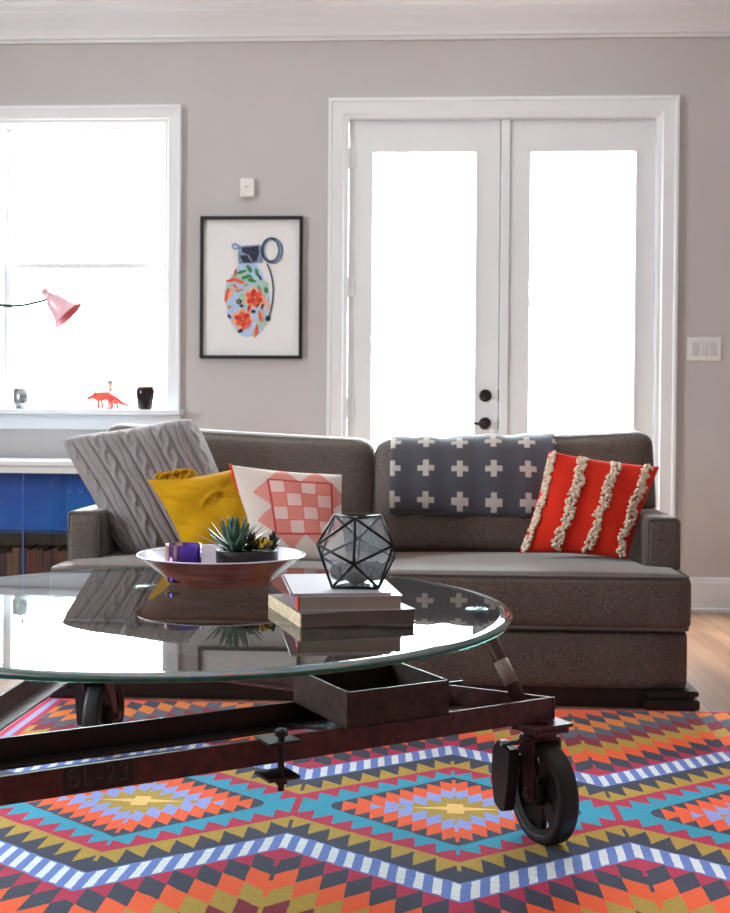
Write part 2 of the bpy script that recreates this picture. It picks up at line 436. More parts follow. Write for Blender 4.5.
# ------------------------------------------------------------------ room
D = 5.93
XL, XR, YB, ZC = -4.2, 4.6, -5.2, 3.04
struct(obj('floor', box((XL, YB, -.05), (XR, D+.15, 0)), M['floor'], origin=(0, 0, 0)))
struct(obj('ceiling', box((XL, YB, ZC), (XR, D+.15, ZC+.1)), M['ceil']))
WX0, WX1, WZ0, WZ1 = -2.20, -1.352, .985, 2.435       # window hole
DX0, DX1, DZ1 = -.432, 1.112, 2.455                   # door hole
bm = bmesh.new(); Y0, Y1 = D, D+.15
for a, b in (((XL, 0), (WX0, ZC)), ((WX0, 0), (WX1, WZ0-.03)), ((WX0, WZ1), (WX1, ZC)), ((WX1, 0), (DX0, ZC)), ((DX0, DZ1), (DX1, ZC)), ((DX1, 0), (XR, ZC))):
    bx(bm, (a[0], Y0, a[1]), (b[0], Y1, b[1]))
struct(obj('wall_back', bm, M['wall']))
# unseen walls; the left one has an opening added for fill light
def holed(name, along, pos, t, lo, hi, holes):
    bm = bmesh.new(); cur = lo
    def b(a0, a1, z0, z1):
        if along == 'y': bx(bm, (pos, a0, z0), (pos+t, a1, z1))
        else: bx(bm, (a0, pos, z0), (a1, pos+t, z1))
    for a0, a1, z0, z1 in holes:
        b(cur, a0, 0, ZC); b(a0, a1, 0, z0); b(a0, a1, z1, ZC); cur = a1
    b(cur, hi, 0, ZC); return struct(obj(name, bm, M['wall']))
HL = [(1.6, 2.7, 1.0, 2.4)]; HR = []; HF = []
holed('wall_left', 'y', XL-.15, .15, YB, D+.15, HL)
holed('wall_right', 'y', XR, .15, YB, D+.15, HR)
holed('wall_front', 'x', YB-.15, .15, XL, XR, HF)

# crown moulding: swept profile
def run_profile(bm, prof, x0, x1):
    """prof: (y, z) list, closed, extruded along x"""
    poly_prism(bm, [(x0, y, z) for y, z in prof], (1, 0, 0), x1-x0)
bm = bmesh.new()
run_profile(bm, [(D, 2.840), (D-.012, 2.840), (D-.016, 2.852), (D-.028, 2.858), (D-.03, 2.87), (D-.045, 2.90), (D-.075, 2.94), (D-.10, 2.962), (D-.104, 2.975), (D-.125, 2.99), (D-.13, 3.005), (D-.145, 3.01), (D-.145, ZC), (D, ZC)], XL, XR)
struct(obj('trim_1', bm, M['white']))
bm = bmesh.new()
for a, b in ((XL, -.532), (1.226, XR)):
    run_profile(bm, [(D, .0), (D-.028, 0), (D-.030, .018), (D-.018, .022), (D-.018, .145), (D-.014, .152), (D-.012, .166), (D-.004, .174), (D, .174)], a, b)
struct(obj('baseboard_back', bm, M['white']))

# casing: mitred moulding round an opening
def casing(bm, x0, x1, z0, z1, w, sides='LTR', steps=((0, .012), (.18, .016), (.25, .022), (.80, .026), (.86, .034), (1, .034), (1, 0))):
    """(x0,x1,z1) inner edge; profile runs outward from it"""
    path = [(x0, z0, -1, 0), (x0, z1, -1, 1), (x1, z1, 1, 1), (x1, z0, 1, 0)]
    prof = [(s*w, d) for s, d in steps]; rows = []
    for x, z, dx, dz in path: rows.append([bm.verts.new((x+dx*o, D-d, z+dz*o)) for o, d in prof]+[bm.verts.new((x, D, z))])
    for A, B in zip(rows, rows[1:]):
        for k in range(len(A)): bm.faces.new((A[k], A[(k+1) % len(A)], B[(k+1) % len(A)], B[k]))
    bm.faces.new(rows[0][::-1]); bm.faces.new(rows[-1])
bm = bmesh.new(); casing(bm, DX0+.006, DX1-.004, 0, DZ1-.006, .098)
# right-hand jamb step as in the photo
bx(bm, (1.104, D-.004, 0), (1.128, D+.12, DZ1)); bx(bm, (DX0-.01, D+.0, 0), (DX0+.006, D+.12, DZ1)); bx(bm, (DX0, D, DZ1-.008), (DX1, D+.12, DZ1+.01))
struct(obj('trim_2', bm, M['white']))
# window
win = struct(bpy.data.objects.new('window_1', None)); C.objects.link(win); win.location = ((WX0+WX1)/2, D, WZ0)
bm = bmesh.new(); casing(bm, WX0+.003, WX1-.003, WZ0, WZ1, .085); obj('casing', bm, M['white'], win)
bm = bmesh.new(); bx(bm, (WX0-.015, D, WZ0), (WX0+.004, D+.12, WZ1)); bx(bm, (WX1-.004, D, WZ0), (WX1+.015, D+.12, WZ1)); bx(bm, (WX0, D, WZ1-.004), (WX1, D+.12, WZ1+.015)); obj('jamb', bm, M['white'], win)
obj('window_stool', box((WX0-.10, D-.11, WZ0-.028), (WX1+.10, D+.12, WZ0), .006), M['white'], win)
obj('apron', box((WX0-.085, D-.022, WZ0-.105), (WX1+.085, D+.0, WZ0-.028), .004), M['white'], win)
for k, (z0, z1, y) in enumerate(((WZ0+.002, 1.735, D+.045), (1.70, WZ1-.004, D+.075))):
    bm = bmesh.new(); w = .035
    bx(bm, (WX0+.004, y, z0), (WX0+.004+w, y+.028, z1)); bx(bm, (WX1-.004-w*.35, y, z0), (WX1-.004, y+.028, z1))
    bx(bm, (WX0+.004+w, y, z0), (WX1-.004-w*.35, y+.028, z0+(.035 if k else .03))); bx(bm, (WX0+.004+w, y, z1-.03), (WX1-.004-w*.35, y+.028, z1))
    s = obj('sash', bm, M['white'], win)
    obj('pane', box((WX0+.03, y+.012, z0+.02), (WX1-.012, y+.016, z1-.02)), M['pane'], s)
# doors
def door(name, x0, x1, gx0, gx1):
    d = struct(bpy.data.objects.new(name, None)); C.objects.link(d); d.location = ((x0+x1)/2, D+.03, 0)
    bm = bmesh.new(); ya, yb = D+.02, D+.065; z1 = 2.445; gz0, gz1 = .26, 2.298
    bx(bm, (x0, ya, .01), (gx0, yb, z1)); bx(bm, (gx1, ya, .01), (x1, yb, z1)); bx(bm, (gx0, ya, .01), (gx1, yb, gz0)); bx(bm, (gx0, ya, gz1), (gx1, yb, z1))
    obj('door_panel', bm, M['white'], d)
    bm = bmesh.new(); s = .014
    for a, b in (((gx0, gz0), (gx0+s, gz1)), ((gx1-s, gz0), (gx1, gz1)), ((gx0+s, gz0), (gx1-s, gz0+s)), ((gx0+s, gz1-s), (gx1-s, gz1))):
        bx(bm, (a[0], ya-.004, a[1]), (b[0], yb, b[1]))
    obj('glazing_bead', bm, M['white'], d)
    obj('pane', box((gx0+.005, ya+.018, gz0+.005), (gx1-.005, ya+.022, gz1-.005)), M['pane'], d)
    return d
dl = door('door_1', -.423, .334, -.316, .228)
dr = door('door_2', .386, 1.102, .473, 1.018)
obj('mullion', box((.338, D+.004, .01), (.383, D+.06, 2.445), .004), M['white'], dr)
obj('astragal', box((.31, D+.0655, .01), (.41, D+.085, 2.445), .002), M['white'], dr)
for z in (2.253, 1.61, .999, .3):
    bm = bmesh.new(); lathe(bm, [(0, -.05), (.008, -.05), (.008, .05), (0, .05)], (-.428, D+.01, z), 12); bx(bm, (-.424, D+.010, z-.048), (-.395, D+.022, z+.048))
    obj('hinge', bm, M['white'], dl)
for nm, z in (('deadbolt', 1.067), ('door_lever', .927)):
    bm = bmesh.new(); c = (.270, D+.02, z)
    lathe(bm, [(0, 0), (.031, 0), (.031, .008), (.024, .014), (0, .014)], c, 32, (0, -1, 0))
    if nm == 'deadbolt': bx(bm, (.264, D-.014, z-.019), (.276, D+.008, z+.019))
    else:
        lathe(bm, [(0, .01), (.011, .01), (.011, .05), (0, .05)], c, 16, (0, -1, 0))
        tube(bm, [(.272, D-.028, z), (.24, D-.034, z-.002), (.20, D-.032, z+.002), (.165, D-.026, z+.008)], [.009, .008, .006, .004])
    obj(nm, bm, M['bronze'], dl, smooth=False)
    obj('strike_plate', box((.334, D+.008, z-.03), (.341, D+.03, z+.03)), M['bronze'], dl)

# ------------------------------------------------------------------ wall things
pf = thing('framed_print', (-.910, D, 1.245), 'black framed print of a flowered grenade hung between the window and doors', 'framed picture')
fx0, fx1, fz0, fz1, fwid = -1.169, -.651, 1.245, 1.960, .016
bm = bmesh.new()
for a, b in (((fx0, fz0), (fx0+fwid, fz1)), ((fx1-fwid, fz0), (fx1, fz1)), ((fx0+fwid, fz0), (fx1-fwid, fz0+fwid)), ((fx0+fwid, fz1-fwid), (fx1-fwid, fz1))):
    bx(bm, (a[0], D-.03, a[1]), (b[0], D-.0005, b[1]))
obj('frame', bm, M['black'], pf)
# the print: paper with inked shapes laid on it
ink = [plain('ink_'+n, srgb(*c), .8, var=v, ns=70) for n, c, v in (('pale_blue', (176, 202, 232), .12), ('black_blue', (44, 46, 66), .35), ('orange_red', (224, 92, 62), .15), ('crimson', (200, 50, 52), .2), ('peach', (238, 172, 132), .1), ('leaf_green', (58, 128, 72), .2), ('mint', (168, 200, 190), .1), ('steel_blue', (120, 142, 176), .2), ('ochre', (196, 146, 70), .2))]
bm = bmesh.new(); bx(bm, (fx0+fwid*.6, D-.012, fz0+fwid*.6), (fx1-fwid*.6, D-.006, fz1-fwid*.6))
yl = [D-.0122]
def ik(pts, mi):
    """ink patch; pts in the print's own pixels (7.94 per photo pixel from its corner)"""
    yl[0] -= .00006
    vs = [bm.verts.new((-1.169+((220+px/7.94)-201.6)/101.6*.518, yl[0], 1.960-((230+py/7.94)-217)/142*.715)) for px, py in pts]
    f = bm.faces.new(vs); f.material_index = mi
def blob(cx, cy, rx, ry, mi, n=18, wob=.15, rot=0):
    pts = []
    for k in range(n):
        a = 2*PI*k/n; r = 1+wob*math.sin(5*a+cx)+wob*.4*random.uniform(-1, 1)
        x, y = rx*r*math.cos(a), ry*r*math.sin(a)
        pts.append((cx+x*math.cos(rot)-y*math.sin(rot), cy+x*math.sin(rot)+y*math.cos(rot)))
    ik(pts, mi)
body = [(165, 265), (300, 262), (335, 330), (375, 420), (400, 520), (405, 620), (385, 690), (350, 760), (300, 830), (240, 855), (180, 845), (130, 790), (85, 710), (55, 600), (45, 500), (60, 420), (110, 350), (140, 310)]
ik(body, 1)
for args in ((180, 380, 70, 50, 7), (120, 640, 60, 60, 1), (330, 450, 60, 60, 7), (250, 790, 90, 50, 1), (340, 720, 40, 80, 7), (200, 560, 60, 60, 7), (90, 480, 30, 60, 7)): blob(*args)
for cx, cy, s, r in ((282, 540, 84, 0), (190, 712, 82, 1)):
    for k in range(7):
        a = k*2*PI/7+r; blob(cx+s*.62*math.cos(a), cy+s*.62*math.sin(a), s*.46, s*.36, 5, 12, .1, a)
    for k in range(6):
        a = k*2*PI/6+r+.4; blob(cx+s*.42*math.cos(a), cy+s*.42*math.sin(a), s*.42, s*.3, 3 if k % 2 else 4, 12, .1, a)
    blob(cx, cy, s*.3, s*.28, 4, 12); blob(cx+3, cy-3, s*.12, s*.12, 9, 8)
for x, y, rx, ry, ro, c in ((65, 520, 18, 60, .2, 3), (95, 500, 14, 50, .4, 5), (150, 405, 60, 14, .4, 3), (90, 405, 34, 12, -.1, 3), (130, 340, 10, 34, .2, 3), (180, 335, 45, 12, -.3, 6), (240, 310, 16, 34, -.6, 6), (300, 340, 14, 36, -.3, 6), (215, 375, 40, 13, -.4, 6), (260, 405, 36, 14, .2, 6), (255, 380, 20, 8, .9, 6), (325, 380, 10, 26, -.5, 2), (160, 480, 34, 10, -.2, 9), (130, 450, 30, 9, .8, 3), (160, 570, 22, 20, 0, 2), (160, 570, 9, 9, 0, 9), (85, 615, 16, 14, 0, 9), (180, 605, 16, 12, .3, 2), (85, 690, 22, 12, .9, 2), (210, 770, 60, 14, -.6, 3), (172, 805, 24, 14, -.4, 2), (300, 800, 14, 50, .1, 3), (330, 690, 14, 50, -.2, 3), (345, 670, 9, 36, -.2, 5), (350, 590, 12, 40, .3, 5), (385, 600, 12, 50, 0, 5), (275, 650, 18, 14, 0, 2), (310, 600, 26, 7, -.9, 2), (375, 480, 18, 24, 0, 6), (240, 620, 12, 30, .3, 4), (345, 610, 9, 26, .3, 2), (280, 830, 10, 30, 0, 5), (215, 440, 20, 8, -.6, 9), (320, 470, 10, 30, -.5, 8)):
    blob(x, y, rx, ry, c, 12, .08, ro)
ik([(160, 130), (330, 120), (345, 262), (155, 268), (150, 200)], 8)
ik([(178, 142), (312, 130), (318, 180), (300, 250), (268, 262), (240, 205), (185, 178)], 2); ik([(165, 205), (220, 202), (268, 268), (190, 262)], 2)
ik([(95, 120), (130, 105), (165, 125), (160, 155), (115, 158)], 8); blob(130, 135, 16, 12, 1, 10, 0)
ring = []
yl[0] -= .0001
def annulus(cx, cy, rx, ry, w, mi, a0=0, a1=2*PI, n=40):
    for k in range(n):
        p = []
        for a, s in ((a0+(a1-a0)*k/n, 0), (a0+(a1-a0)*(k+1)/n, 0), (a0+(a1-a0)*(k+1)/n, 1), (a0+(a1-a0)*k/n, 1)):
            p.append((cx+(rx-s*w)*math.cos(a), cy+(ry-s*w)*math.sin(a)))
        ik(p, mi); yl[0] += .00006
annulus(415, 165, 82, 103, 26, 8); annulus(405, 162, 72, 98, 10, 2); annulus(424, 168, 80, 104, 6, 2)
pth = [(378, 270), (405, 330), (422, 400), (430, 480), (425, 570), (412, 640), (395, 700)]
for (a, b), (c, d) in zip(pth, pth[1:]):
    ik([(a-5, b), (a+7, b), (c+7, d), (c-5, d)], 2); yl[0] += .00006
blob(390, 705, 20, 24, 2, 10, .05)
obj('print', bm, [M['paper']]+ink, pf, recalc=False)
for me_p in bpy.data.objects['print'].data.polygons:
    pass
sw = thing('light_switch', (1.3455, D, 1.245), 'white three-gang light switch plate on the wall right of the doors', 'light switch')
obj('switch_plate', box((1.262, D-.007, 1.245), (1.429, D, 1.363), .003), M['plastic'], sw)
for k in range(3):
    x = 1.262+.0395+k*.044
    obj('rocker', box((x-.016, D-.011, 1.272), (x+.016, D-.006, 1.336), .0015), M['plastic_dim'], sw)
md = thing('wall_sensor', (-.932, D, 2.056), 'small white alarm sensor box on the wall above the framed print', 'sensor')
obj('housing', box((-.968, D-.03, 2.056), (-.896, D, 2.151), .008), M['plastic'], md)
obj('sensor_window', box((-.943, D-.033, 2.10), (-.921, D-.029, 2.114), .001), M['plastic_dim'], md)

# ------------------------------------------------------------------ cabinet below the window
cb = thing('glass_front_cabinet', (-2.0, 5.68, 0), 'low white cabinet with cobalt blue back and glass doors under the window', 'cabinet')
cx0, cx1, cy0, cy1 = -2.75, -1.36, 5.5, 5.89
obj('cabinet_top', box((cx0, cy0-.02, .711), (cx1, cy1, .736), .004), M['white'], cb)
bm = bmesh.new(); bx(bm, (cx0+.01, cy0, 0), (cx0+.05, cy1, .711)); bx(bm, (cx1-.05, cy0, 0), (cx1-.01, cy1, .711)); bx(bm, (cx0+.05, cy0, .676), (cx1-.05, cy0+.03, .711)); bx(bm, (cx0+.05, cy0+.01, 0), (cx1-.05, cy1, .09))
obj('carcass', bm, M['white'], cb)
obj('back_panel', box((cx0+.05, cy1-.2, .388), (cx1-.05, cy1-.19, .70)), M['blue'], cb)
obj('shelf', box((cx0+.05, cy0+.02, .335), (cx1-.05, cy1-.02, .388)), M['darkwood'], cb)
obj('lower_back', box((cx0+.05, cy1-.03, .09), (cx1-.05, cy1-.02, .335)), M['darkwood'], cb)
for a, b in ((cx0+.052, -1.93), (-1.92, cx1-.052)):
    d = obj('glass_door', box((a, cy0+.004, .095), (b, cy0+.009, .672)), M['clear'], cb)
    obj('door_edge', box((b-.005, cy0+.002, .095), (b, cy0+.011, .672)), plain('pale_blue_edge_streak', srgb(70, 110, 175), .3) if a < -2.1 else M['clear'], d)  # pale blue edge colour stands in for a vertical reflection streak
bkc = [plain('old_book_'+n, srgb(*c), .7, var=.2, ns=80) for n, c in (('brown', (74, 40, 36)), ('russet', (104, 46, 38)), ('plum', (60, 34, 46)), ('tan', (110, 76, 60)), ('navy', (40, 38, 66)), ('grey', (92, 76, 72)))]
x = cx1-.085; k = 0
while x > -2.42:
    w = random.uniform(.022, .042); h = random.uniform(.19, .232); mi = random.randrange(6)
    b = thing('book', (x-w/2, cy0+.13, .09), 'old book standing upright in the row on the bottom shelf of the white cabinet', 'book', 'old books on the bottom shelf of the cabinet')
    bm = bmesh.new(); bx(bm, (x-w, cy0+.04, .0905), (x, cy0+.05, .0905+h)); bx(bm, (x-w, cy0+.05, .0905), (x-w+.003, cy0+.22, .0905+h)); bx(bm, (x-.003, cy0+.05, .0905), (x, cy0+.22, .0905+h))
    obj('cover', bm, bkc[mi], b)
    obj('pages', box((x-w+.003, cy0+.05, .094), (x-.003, cy0+.215, .087+h)), M['page'], b)
    x -= w+.002; k += 1

# ------------------------------------------------------------------ sill things
SZ = WZ0
def sx(px): return at(px, 400, Y=5.87).x
bt = thing('lantern', (sx(22), 5.87, SZ), 'small silver metal and glass lantern at the left end of the window sill', 'lantern')
bm = bmesh.new(); lathe(bm, [(0, 0), (.030, 0), (.032, .006), (.034, .012), (.040, .020), (.044, .030), (.044, .098), (.036, .104), (0, .104)], (sx(22), 5.87, SZ), 32); obj('base', bm, M['silver'], bt, True)
bm = bmesh.new(); lathe(bm, [(.030, .094), (.032, .11), (.022, .13), (.018, .145)], (sx(22), 5.87, SZ), 32); obj('glass_chimney', bm, M['clear'], bt, True)
bm = bmesh.new(); tube(bm, [(sx(21), 5.87, SZ+.094), (sx(21), 5.87, SZ+.118)], .005); tube(bm, [(sx(23), 5.87, SZ+.128), (sx(23), 5.87, SZ+.152)], [.008, .004]); lathe(bm, [(0, .143), (.018, .143), (.018, .147), (0, .147)], (sx(22), 5.87, SZ), 24); obj('finial', bm, M['silver'], bt, True)
gt = thing('clear_glass', (sx(60), 5.88, SZ), 'faint clear glass tumbler on the sill between silver lantern and red dinosaur', 'glass')
bm = bmesh.new(); lathe(bm, [(0, 0), (.030, 0), (.040, .10), (.038, .10), (.028, .006), (0, .006)], (sx(60), 5.88, SZ), 32); obj('tumbler', bm, M['tumbler'], gt, True)
bm = bmesh.new(); tube(bm, [(sx(56), 5.88, SZ+.01), (sx(62), 5.885, SZ+.08), (sx(64.5), 5.885, SZ+.112)], .004); obj('stirrer', bm, M['yleaf'], gt, True)
sb = obj('glass_bottle', (lambda b: (lathe(b, [(0, 0), (.020, 0), (.022, .01), (.022, .09), (.014, .105), (.012, .118), (.017, .121), (.018, .140), (.010, .148), (0, .148)], (sx(108.5), 5.905, SZ), 24), b)[1])(bmesh.new()), plain('frosted_grey_green_glass', srgb(150, 164, 156), .4, .1), smooth=True)
tag(sb, 'small grey-green bottle on the sill hidden behind the red dinosaur', 'bottle')
vj = thing('dark_votive_jar', (sx(145.5), 5.86, SZ), 'dark smoky votive jar with gold lip at the right end of the sill', 'candle jar')
bm = bmesh.new(); lathe(bm, [(0, 0), (.032, 0), (.036, .008), (.047, .07), (.049, .092), (.044, .108)], (sx(145.5), 5.86, SZ), 32); obj('jar', bm, M['smoke'], vj, True)
bm = bmesh.new(); lathe(bm, [(.044, .106), (.045, .116), (.040, .116), (.038, .09), (0, .09)], (sx(145.5), 5.86, SZ), 32); obj('lip', bm, M['gold'], vj, True)
# dinosaur: one skinned body
def skin(name, verts, edges, rad, mat, parent=None, sub=2):
    me = bpy.data.meshes.new(name); me.from_pydata([tuple(v) for v in verts], edges, []); me.update()
    o = link(name, me); md_ = o.modifiers.new('s', 'SKIN'); o.modifiers.new('ss', 'SUBSURF').levels = sub
    for i, r in enumerate(rad): me.skin_vertices[0].data[i].radius = (r, r) if not isinstance(r, tuple) else r
    me.skin_vertices[0].data[0].use_root = True
    dg = bpy.context.evaluated_depsgraph_get(); me2 = bpy.data.meshes.new_from_object(o.evaluated_get(dg))
    bpy.data.objects.remove(o); bm = bmesh.new(); bm.from_mesh(me2)
    return bm
dx, dy, dz = sx(105), 5.85, SZ
def dp(px, z, oy=0): return (sx(px), dy+oy, dz+z*1.2)
V = [dp(104, .062), dp(112, .060), dp(118, .045), dp(125, .026), dp(131, .021), dp(98, .058), dp(94, .058), dp(90, .050), dp(87.5, .042),
     dp(100, .040, -.014), dp(100.5, .018, -.016), dp(100, .004, -.016), dp(99, .004, -.024), dp(102, .040, .014), dp(103, .018, .016), dp(102, .004, .016),
     dp(112, .038, -.014), dp(114.5, .020, -.016), dp(112.5, .005, -.016), dp(115, .038, .014), dp(118, .022, .016), dp(117.5, .005, .016)]
Ed = [(0, 1), (1, 2), (2, 3), (3, 4), (0, 5), (5, 6), (6, 7), (7, 8), (5, 9), (9, 10), (10, 11), (5, 13), (13, 14), (14, 15), (1, 16), (16, 17), (17, 18), (1, 19), (19, 20), (20, 21)]
V2 = [v for i, v in enumerate(V) if i != 12]; fixi = lambda i: i-(i > 12); Ed = [(fixi(a), fixi(b)) for a, b in Ed]
rad = [.027, .027, .017, .009, .003, .022, .016, .013, .008, .009, .006, .006, .009, .006, .006, .010, .006, .006, .010, .006, .006]
dn = thing('toy_dinosaur', (dx, dy, dz), 'coral red plastic horned dinosaur standing on the window sill', 'toy dinosaur')
bm = skin('body', V2, Ed, rad, M['coral']); zmin = min(v.co.z for v in bm.verts)
bmesh.ops.translate(bm, vec=(0, 0, dz-zmin), verts=bm.verts); obj('body', bm, M['coral'], dn, True)
bm = bmesh.new(); lathe(bm, [(0, .0), (.020, .006), (.026, .004), (.0, -.002)], dp(96, .062), 16, (-.8, 0, .5)); obj('neck_frill', bm, M['coral'], dn, True)
for px, z, oy, w in ((92, .064, -.008, -3), (92, .064, .008, -3), (88.3, .05, 0, -1.2)):
    bm = bmesh.new(); tube(bm, [dp(px, z, oy), dp(px+w*.4, z+.012, oy*1.3), dp(px+w, z+.026, oy*1.5)], [.004, .003, .0008], 8); obj('horn', bm, M['coral'], dn, True)

# ------------------------------------------------------------------ pink floor lamp
LY = 4.7
lp = thing('floor_lamp', (-2.05, LY, 0), 'pink cone-shaded lamp on a thin curved arm in front of the window', 'lamp')
neck = at(51, 298, Y=LY); mouth = at(69, 316.5, Y=LY); axl = (mouth-neck).normalized(); axl = (axl+Vector((0, .06, 0))).normalized()
bm = bmesh.new(); lathe(bm, [(.016, -.004), (.030, .004), (.035, .022), (.043, .048), (.053, .074), (.068, .096), (.072, .100)], neck, 40, axl)
obj('lamp_shade', bm, M['rose'], lp, True)
bm = bmesh.new(); lathe(bm, [(.0715, .0995), (.066, .094), (.051, .073), (.041, .047), (.030, .020), (0, .014)], neck, 40, axl); obj('shade_lining', bm, M['rosein'], lp, True)
bm = bmesh.new(); lathe(bm, [(0, -.052), (.010, -.050), (.016, -.042), (.016, -.034), (.012, -.026), (.016, -.020), (.019, -.012), (.019, .006), (.014, .012)], neck, 24, axl); obj('socket', bm, M['rose'], lp, True)
bm = bmesh.new(); lathe(bm, [(0, .03), (.012, .032), (.016, .05), (.014, .062), (0, .07)], neck, 20, axl); obj('bulb', bm, M['plastic'], lp, True)
bm = bmesh.new(); tube(bm, [at(49, 299, Y=LY), at(38, 302, Y=LY), at(25, 305, Y=LY), at(10, 306, Y=LY), at(-6, 304.5, Y=LY), at(-35, 300, Y=LY), (-2.05, LY, 1.43)], .0062, 8); obj('arm', bm, M['greenwire'], lp, True)
bm = bmesh.new(); tube(bm, [(-2.05, LY, .02), (-2.05, LY, 1.46)], .009, 12); obj('pole', bm, M['greenwire'], lp, True)
bm = bmesh.new(); lathe(bm, [(0, 0), (.13, 0), (.13, .012), (.05, .022), (0, .024)], (-2.05, LY, 0), 40); obj('base', bm, M['greenwire'], lp, True)

# ------------------------------------------------------------------ rug
rg = obj('kilim_rug', box((-1.285, 1.35, 0), (2.1, 3.855, .006)), M['rug'], origin=(0, 0, 0))
tag(rg, 'flat woven kilim rug of red, orange, teal and mustard zigzag diamonds', 'rug')

# ------------------------------------------------------------------ sofa
SX0, SX1, SM = -1.274, .850, -.214
so = thing('sofa', (SM, 4.35, 0), 'two-seat sofa in brown-grey tweed with piped cushions and dark feet', 'sofa')
obj('base', softbox(SX0+.004, SX1-.002, 3.885, 4.80, .060, .262, .03, (.008, .010, 0), 12), M['sofa'], so, True)
def arm(x0, x1):
    bm = softbox(x0, x1, 4.075, 4.82, .24, .612, .016, (.003, .006, .004), 12); a = obj('arm', bm, M['sofa'], so, True)
    bm = bmesh.new()
    xs = [(x0+.006, .25), (x0+.006, .60), (x0+.014, .609), (x1-.014, .609), (x1-.006, .60), (x1-.006, .25)]
    tube(bm, [(x, 4.078, z) for x, z in xs], .0045, 8); obj('piping', bm, M['piping'], a, True)
arm(SX0, SX0+.118); arm(SX1-.112, SX1+.006)
obj('added_shade_board', box((SX0+.06, 3.905, .004), (SX1-.05, 4.72, .066)), M['darkwood'], so)  # added dark board that blocks light and gives the black shadow under the sofa
obj('back_frame', softbox(SX0+.002, SX1-.002, 4.66, 4.86, .22, .80, .03, (0, .004, .004), 10), M['sofa'], so, True)
def seat(x0, x1, left):
    def f(w):     # ears of the T cushion: pull the outer side in behind the arm front
        e = SX0+.122 if left else SX1-.116
        if w.y > 4.065:
            if left and w.x < e: w.x = e
            if not left and w.x > e: w.x = e
        # soft crown on the top, edges dip
        return w
    bm = softbox(x0, x1, 3.868, 4.50, .258, .442, .030, (.010, .012, .016), 26, f)
    s = obj('seat_cushion', bm, M['sofa'], so, True)
    for z in (.434, .266):
        bm = bmesh.new(); o = .006
        ex = SX0+.122 if left else SX1-.116
        pts = [(x0+o+(0 if not left else 0), 4.062 if left else 4.4, z), (x0+o, 3.91, z), (x0+.012, 3.882, z), (x0+.04, 3.872, z), ((x0+x1)/2, 3.868, z), (x1-.04, 3.872, z), (x1-.012, 3.882, z), (x1-o, 3.91, z), (x1-o, 4.4 if left else 4.062, z)]
        tube(bm, pts, .0055, 8); obj('piping', bm, M['piping'], s, True)
seat(SX0, SM-.002, True); seat(SM+.002, SX1, False)
def backc(x0, x1, left):
    def f(w):
        t = (w.z-.45)/.42
        k = (SM-w.x)/(SM-SX0) if left else (w.x-SM)/(SX1-SM)
        w.z += (.056 if left else .042)*k*max(t, 0) - .008*math.sin(PI*k)*max(t, 0)
        w.y += .13*t
        if w.z < .60:                      # tucked between the arms
            lim = SX0+.12 if left else SX1-.114
            w.x = max(w.x, lim) if left else min(w.x, lim)
        return w
    bm = softbox(x0, x1, 4.395, 4.60, .44, .865, .045, (.012, .035, .006), 18, f)
    b = obj('back_cushion', bm, M['sofa'], so, True)
    bm = bmesh.new(); pts = []
    for i in range(33):
        s = i/32
        w = Vector((x0+.01+(x1-x0-.02)*s, 4.418, .857)); 
        if i == 0: w = Vector((x0+.004, 4.418, .75))
        if i == 32: w = Vector((x1-.004, 4.418, .75))
        if i in (1, 31): w.z = .842
        pts.append(f(w))
    tube(bm, pts, .0055, 8); obj('piping', bm, M['piping'], b, True)
backc(SX0+.006, SM-.012, True); backc(SM+.004, SX1-.012, False)
for x in (SX0+.085, SX1-.062):
    for y in (3.945, 4.72):
        bm = bmesh.new()
        for (h, z0, z1) in ((.085, .050, .068), (.074, .038, .05), (.088, .008, .038), (.078, .0, .008)):
            q = bmesh.new(); bx(q, (x-h, y-h, z0), (x+h, y+h, z1)); bmesh.ops.bevel(q, geom=q.edges[:], offset=.003, segments=2, affect='EDGES')
            me = bpy.data.meshes.new('t'); q.to_mesh(me); bm.from_mesh(me); q.free(); bpy.data.meshes.remove(me)
        obj('foot', bm, M['darkwood'], so)

# ------------------------------------------------------------------ throw
def throw():
    x0, x1 = -.152, .468
    prof = [(4.405, .598), (4.397, .603), (4.389, .62), (4.392, .66), (4.404, .72), (4.428, .78), (4.462, .83), (4.490, .853), (4.515, .866), (4.55, .873), (4.64, .874), (4.71, .871), (4.75, .862), (4.79, .842), (4.83, .825), (4.872, .812), (4.884, .79), (4.888, .72), (4.888, .64), (4.888, .56)]
    # resample
    P_ = [Vector((0, a, b)) for a, b in prof]; L = [0]
    for a, b in zip(P_, P_[1:]): L.append(L[-1]+(b-a).length)
    N = 60; nx = 48; bm = bmesh.new(); uv = bm.loops.layers.uv.new('UV'); grid = []
    for j in range(N+1):
        l = L[-1]*j/N; k = max(i for i in range(len(L)) if L[i] <= l+1e-9); k = min(k, len(P_)-2)
        p = P_[k].lerp(P_[k+1], (l-L[k])/(L[k+1]-L[k]))
        tn = (P_[min(k+2, len(P_)-1)]-P_[max(k-1, 0)]).normalized(); nn = Vector((0, -tn.z, tn.y))
        row = []
        for i in range(nx+1):
            s = i/nx; x = x0+(x1-x0)*s
            kx = (x-SM)/(SX1-SM)
            q = p+Vector((x, 0, .034*kx*min(1, max(0, (p.z-.5)/.4))-.006))
            q += nn*(.004*math.sin(x*23+l*9)+.003*math.sin(x*51+2))
            if j == 0 or j < 4: q.z += -.012*s+.004*math.sin(s*9)
            row.append((bm.verts.new(q), (x-x0, l+.012*s)))
        grid.append(row)
    for j in range(N):
        for i in range(nx):
            cs = [grid[j][i], grid[j][i+1], grid[j+1][i+1], grid[j+1][i]]
            f = bm.faces.new([c[0] for c in cs])
            for lo, c in zip(f.loops, cs): lo[uv].uv = c[1]
    return bm
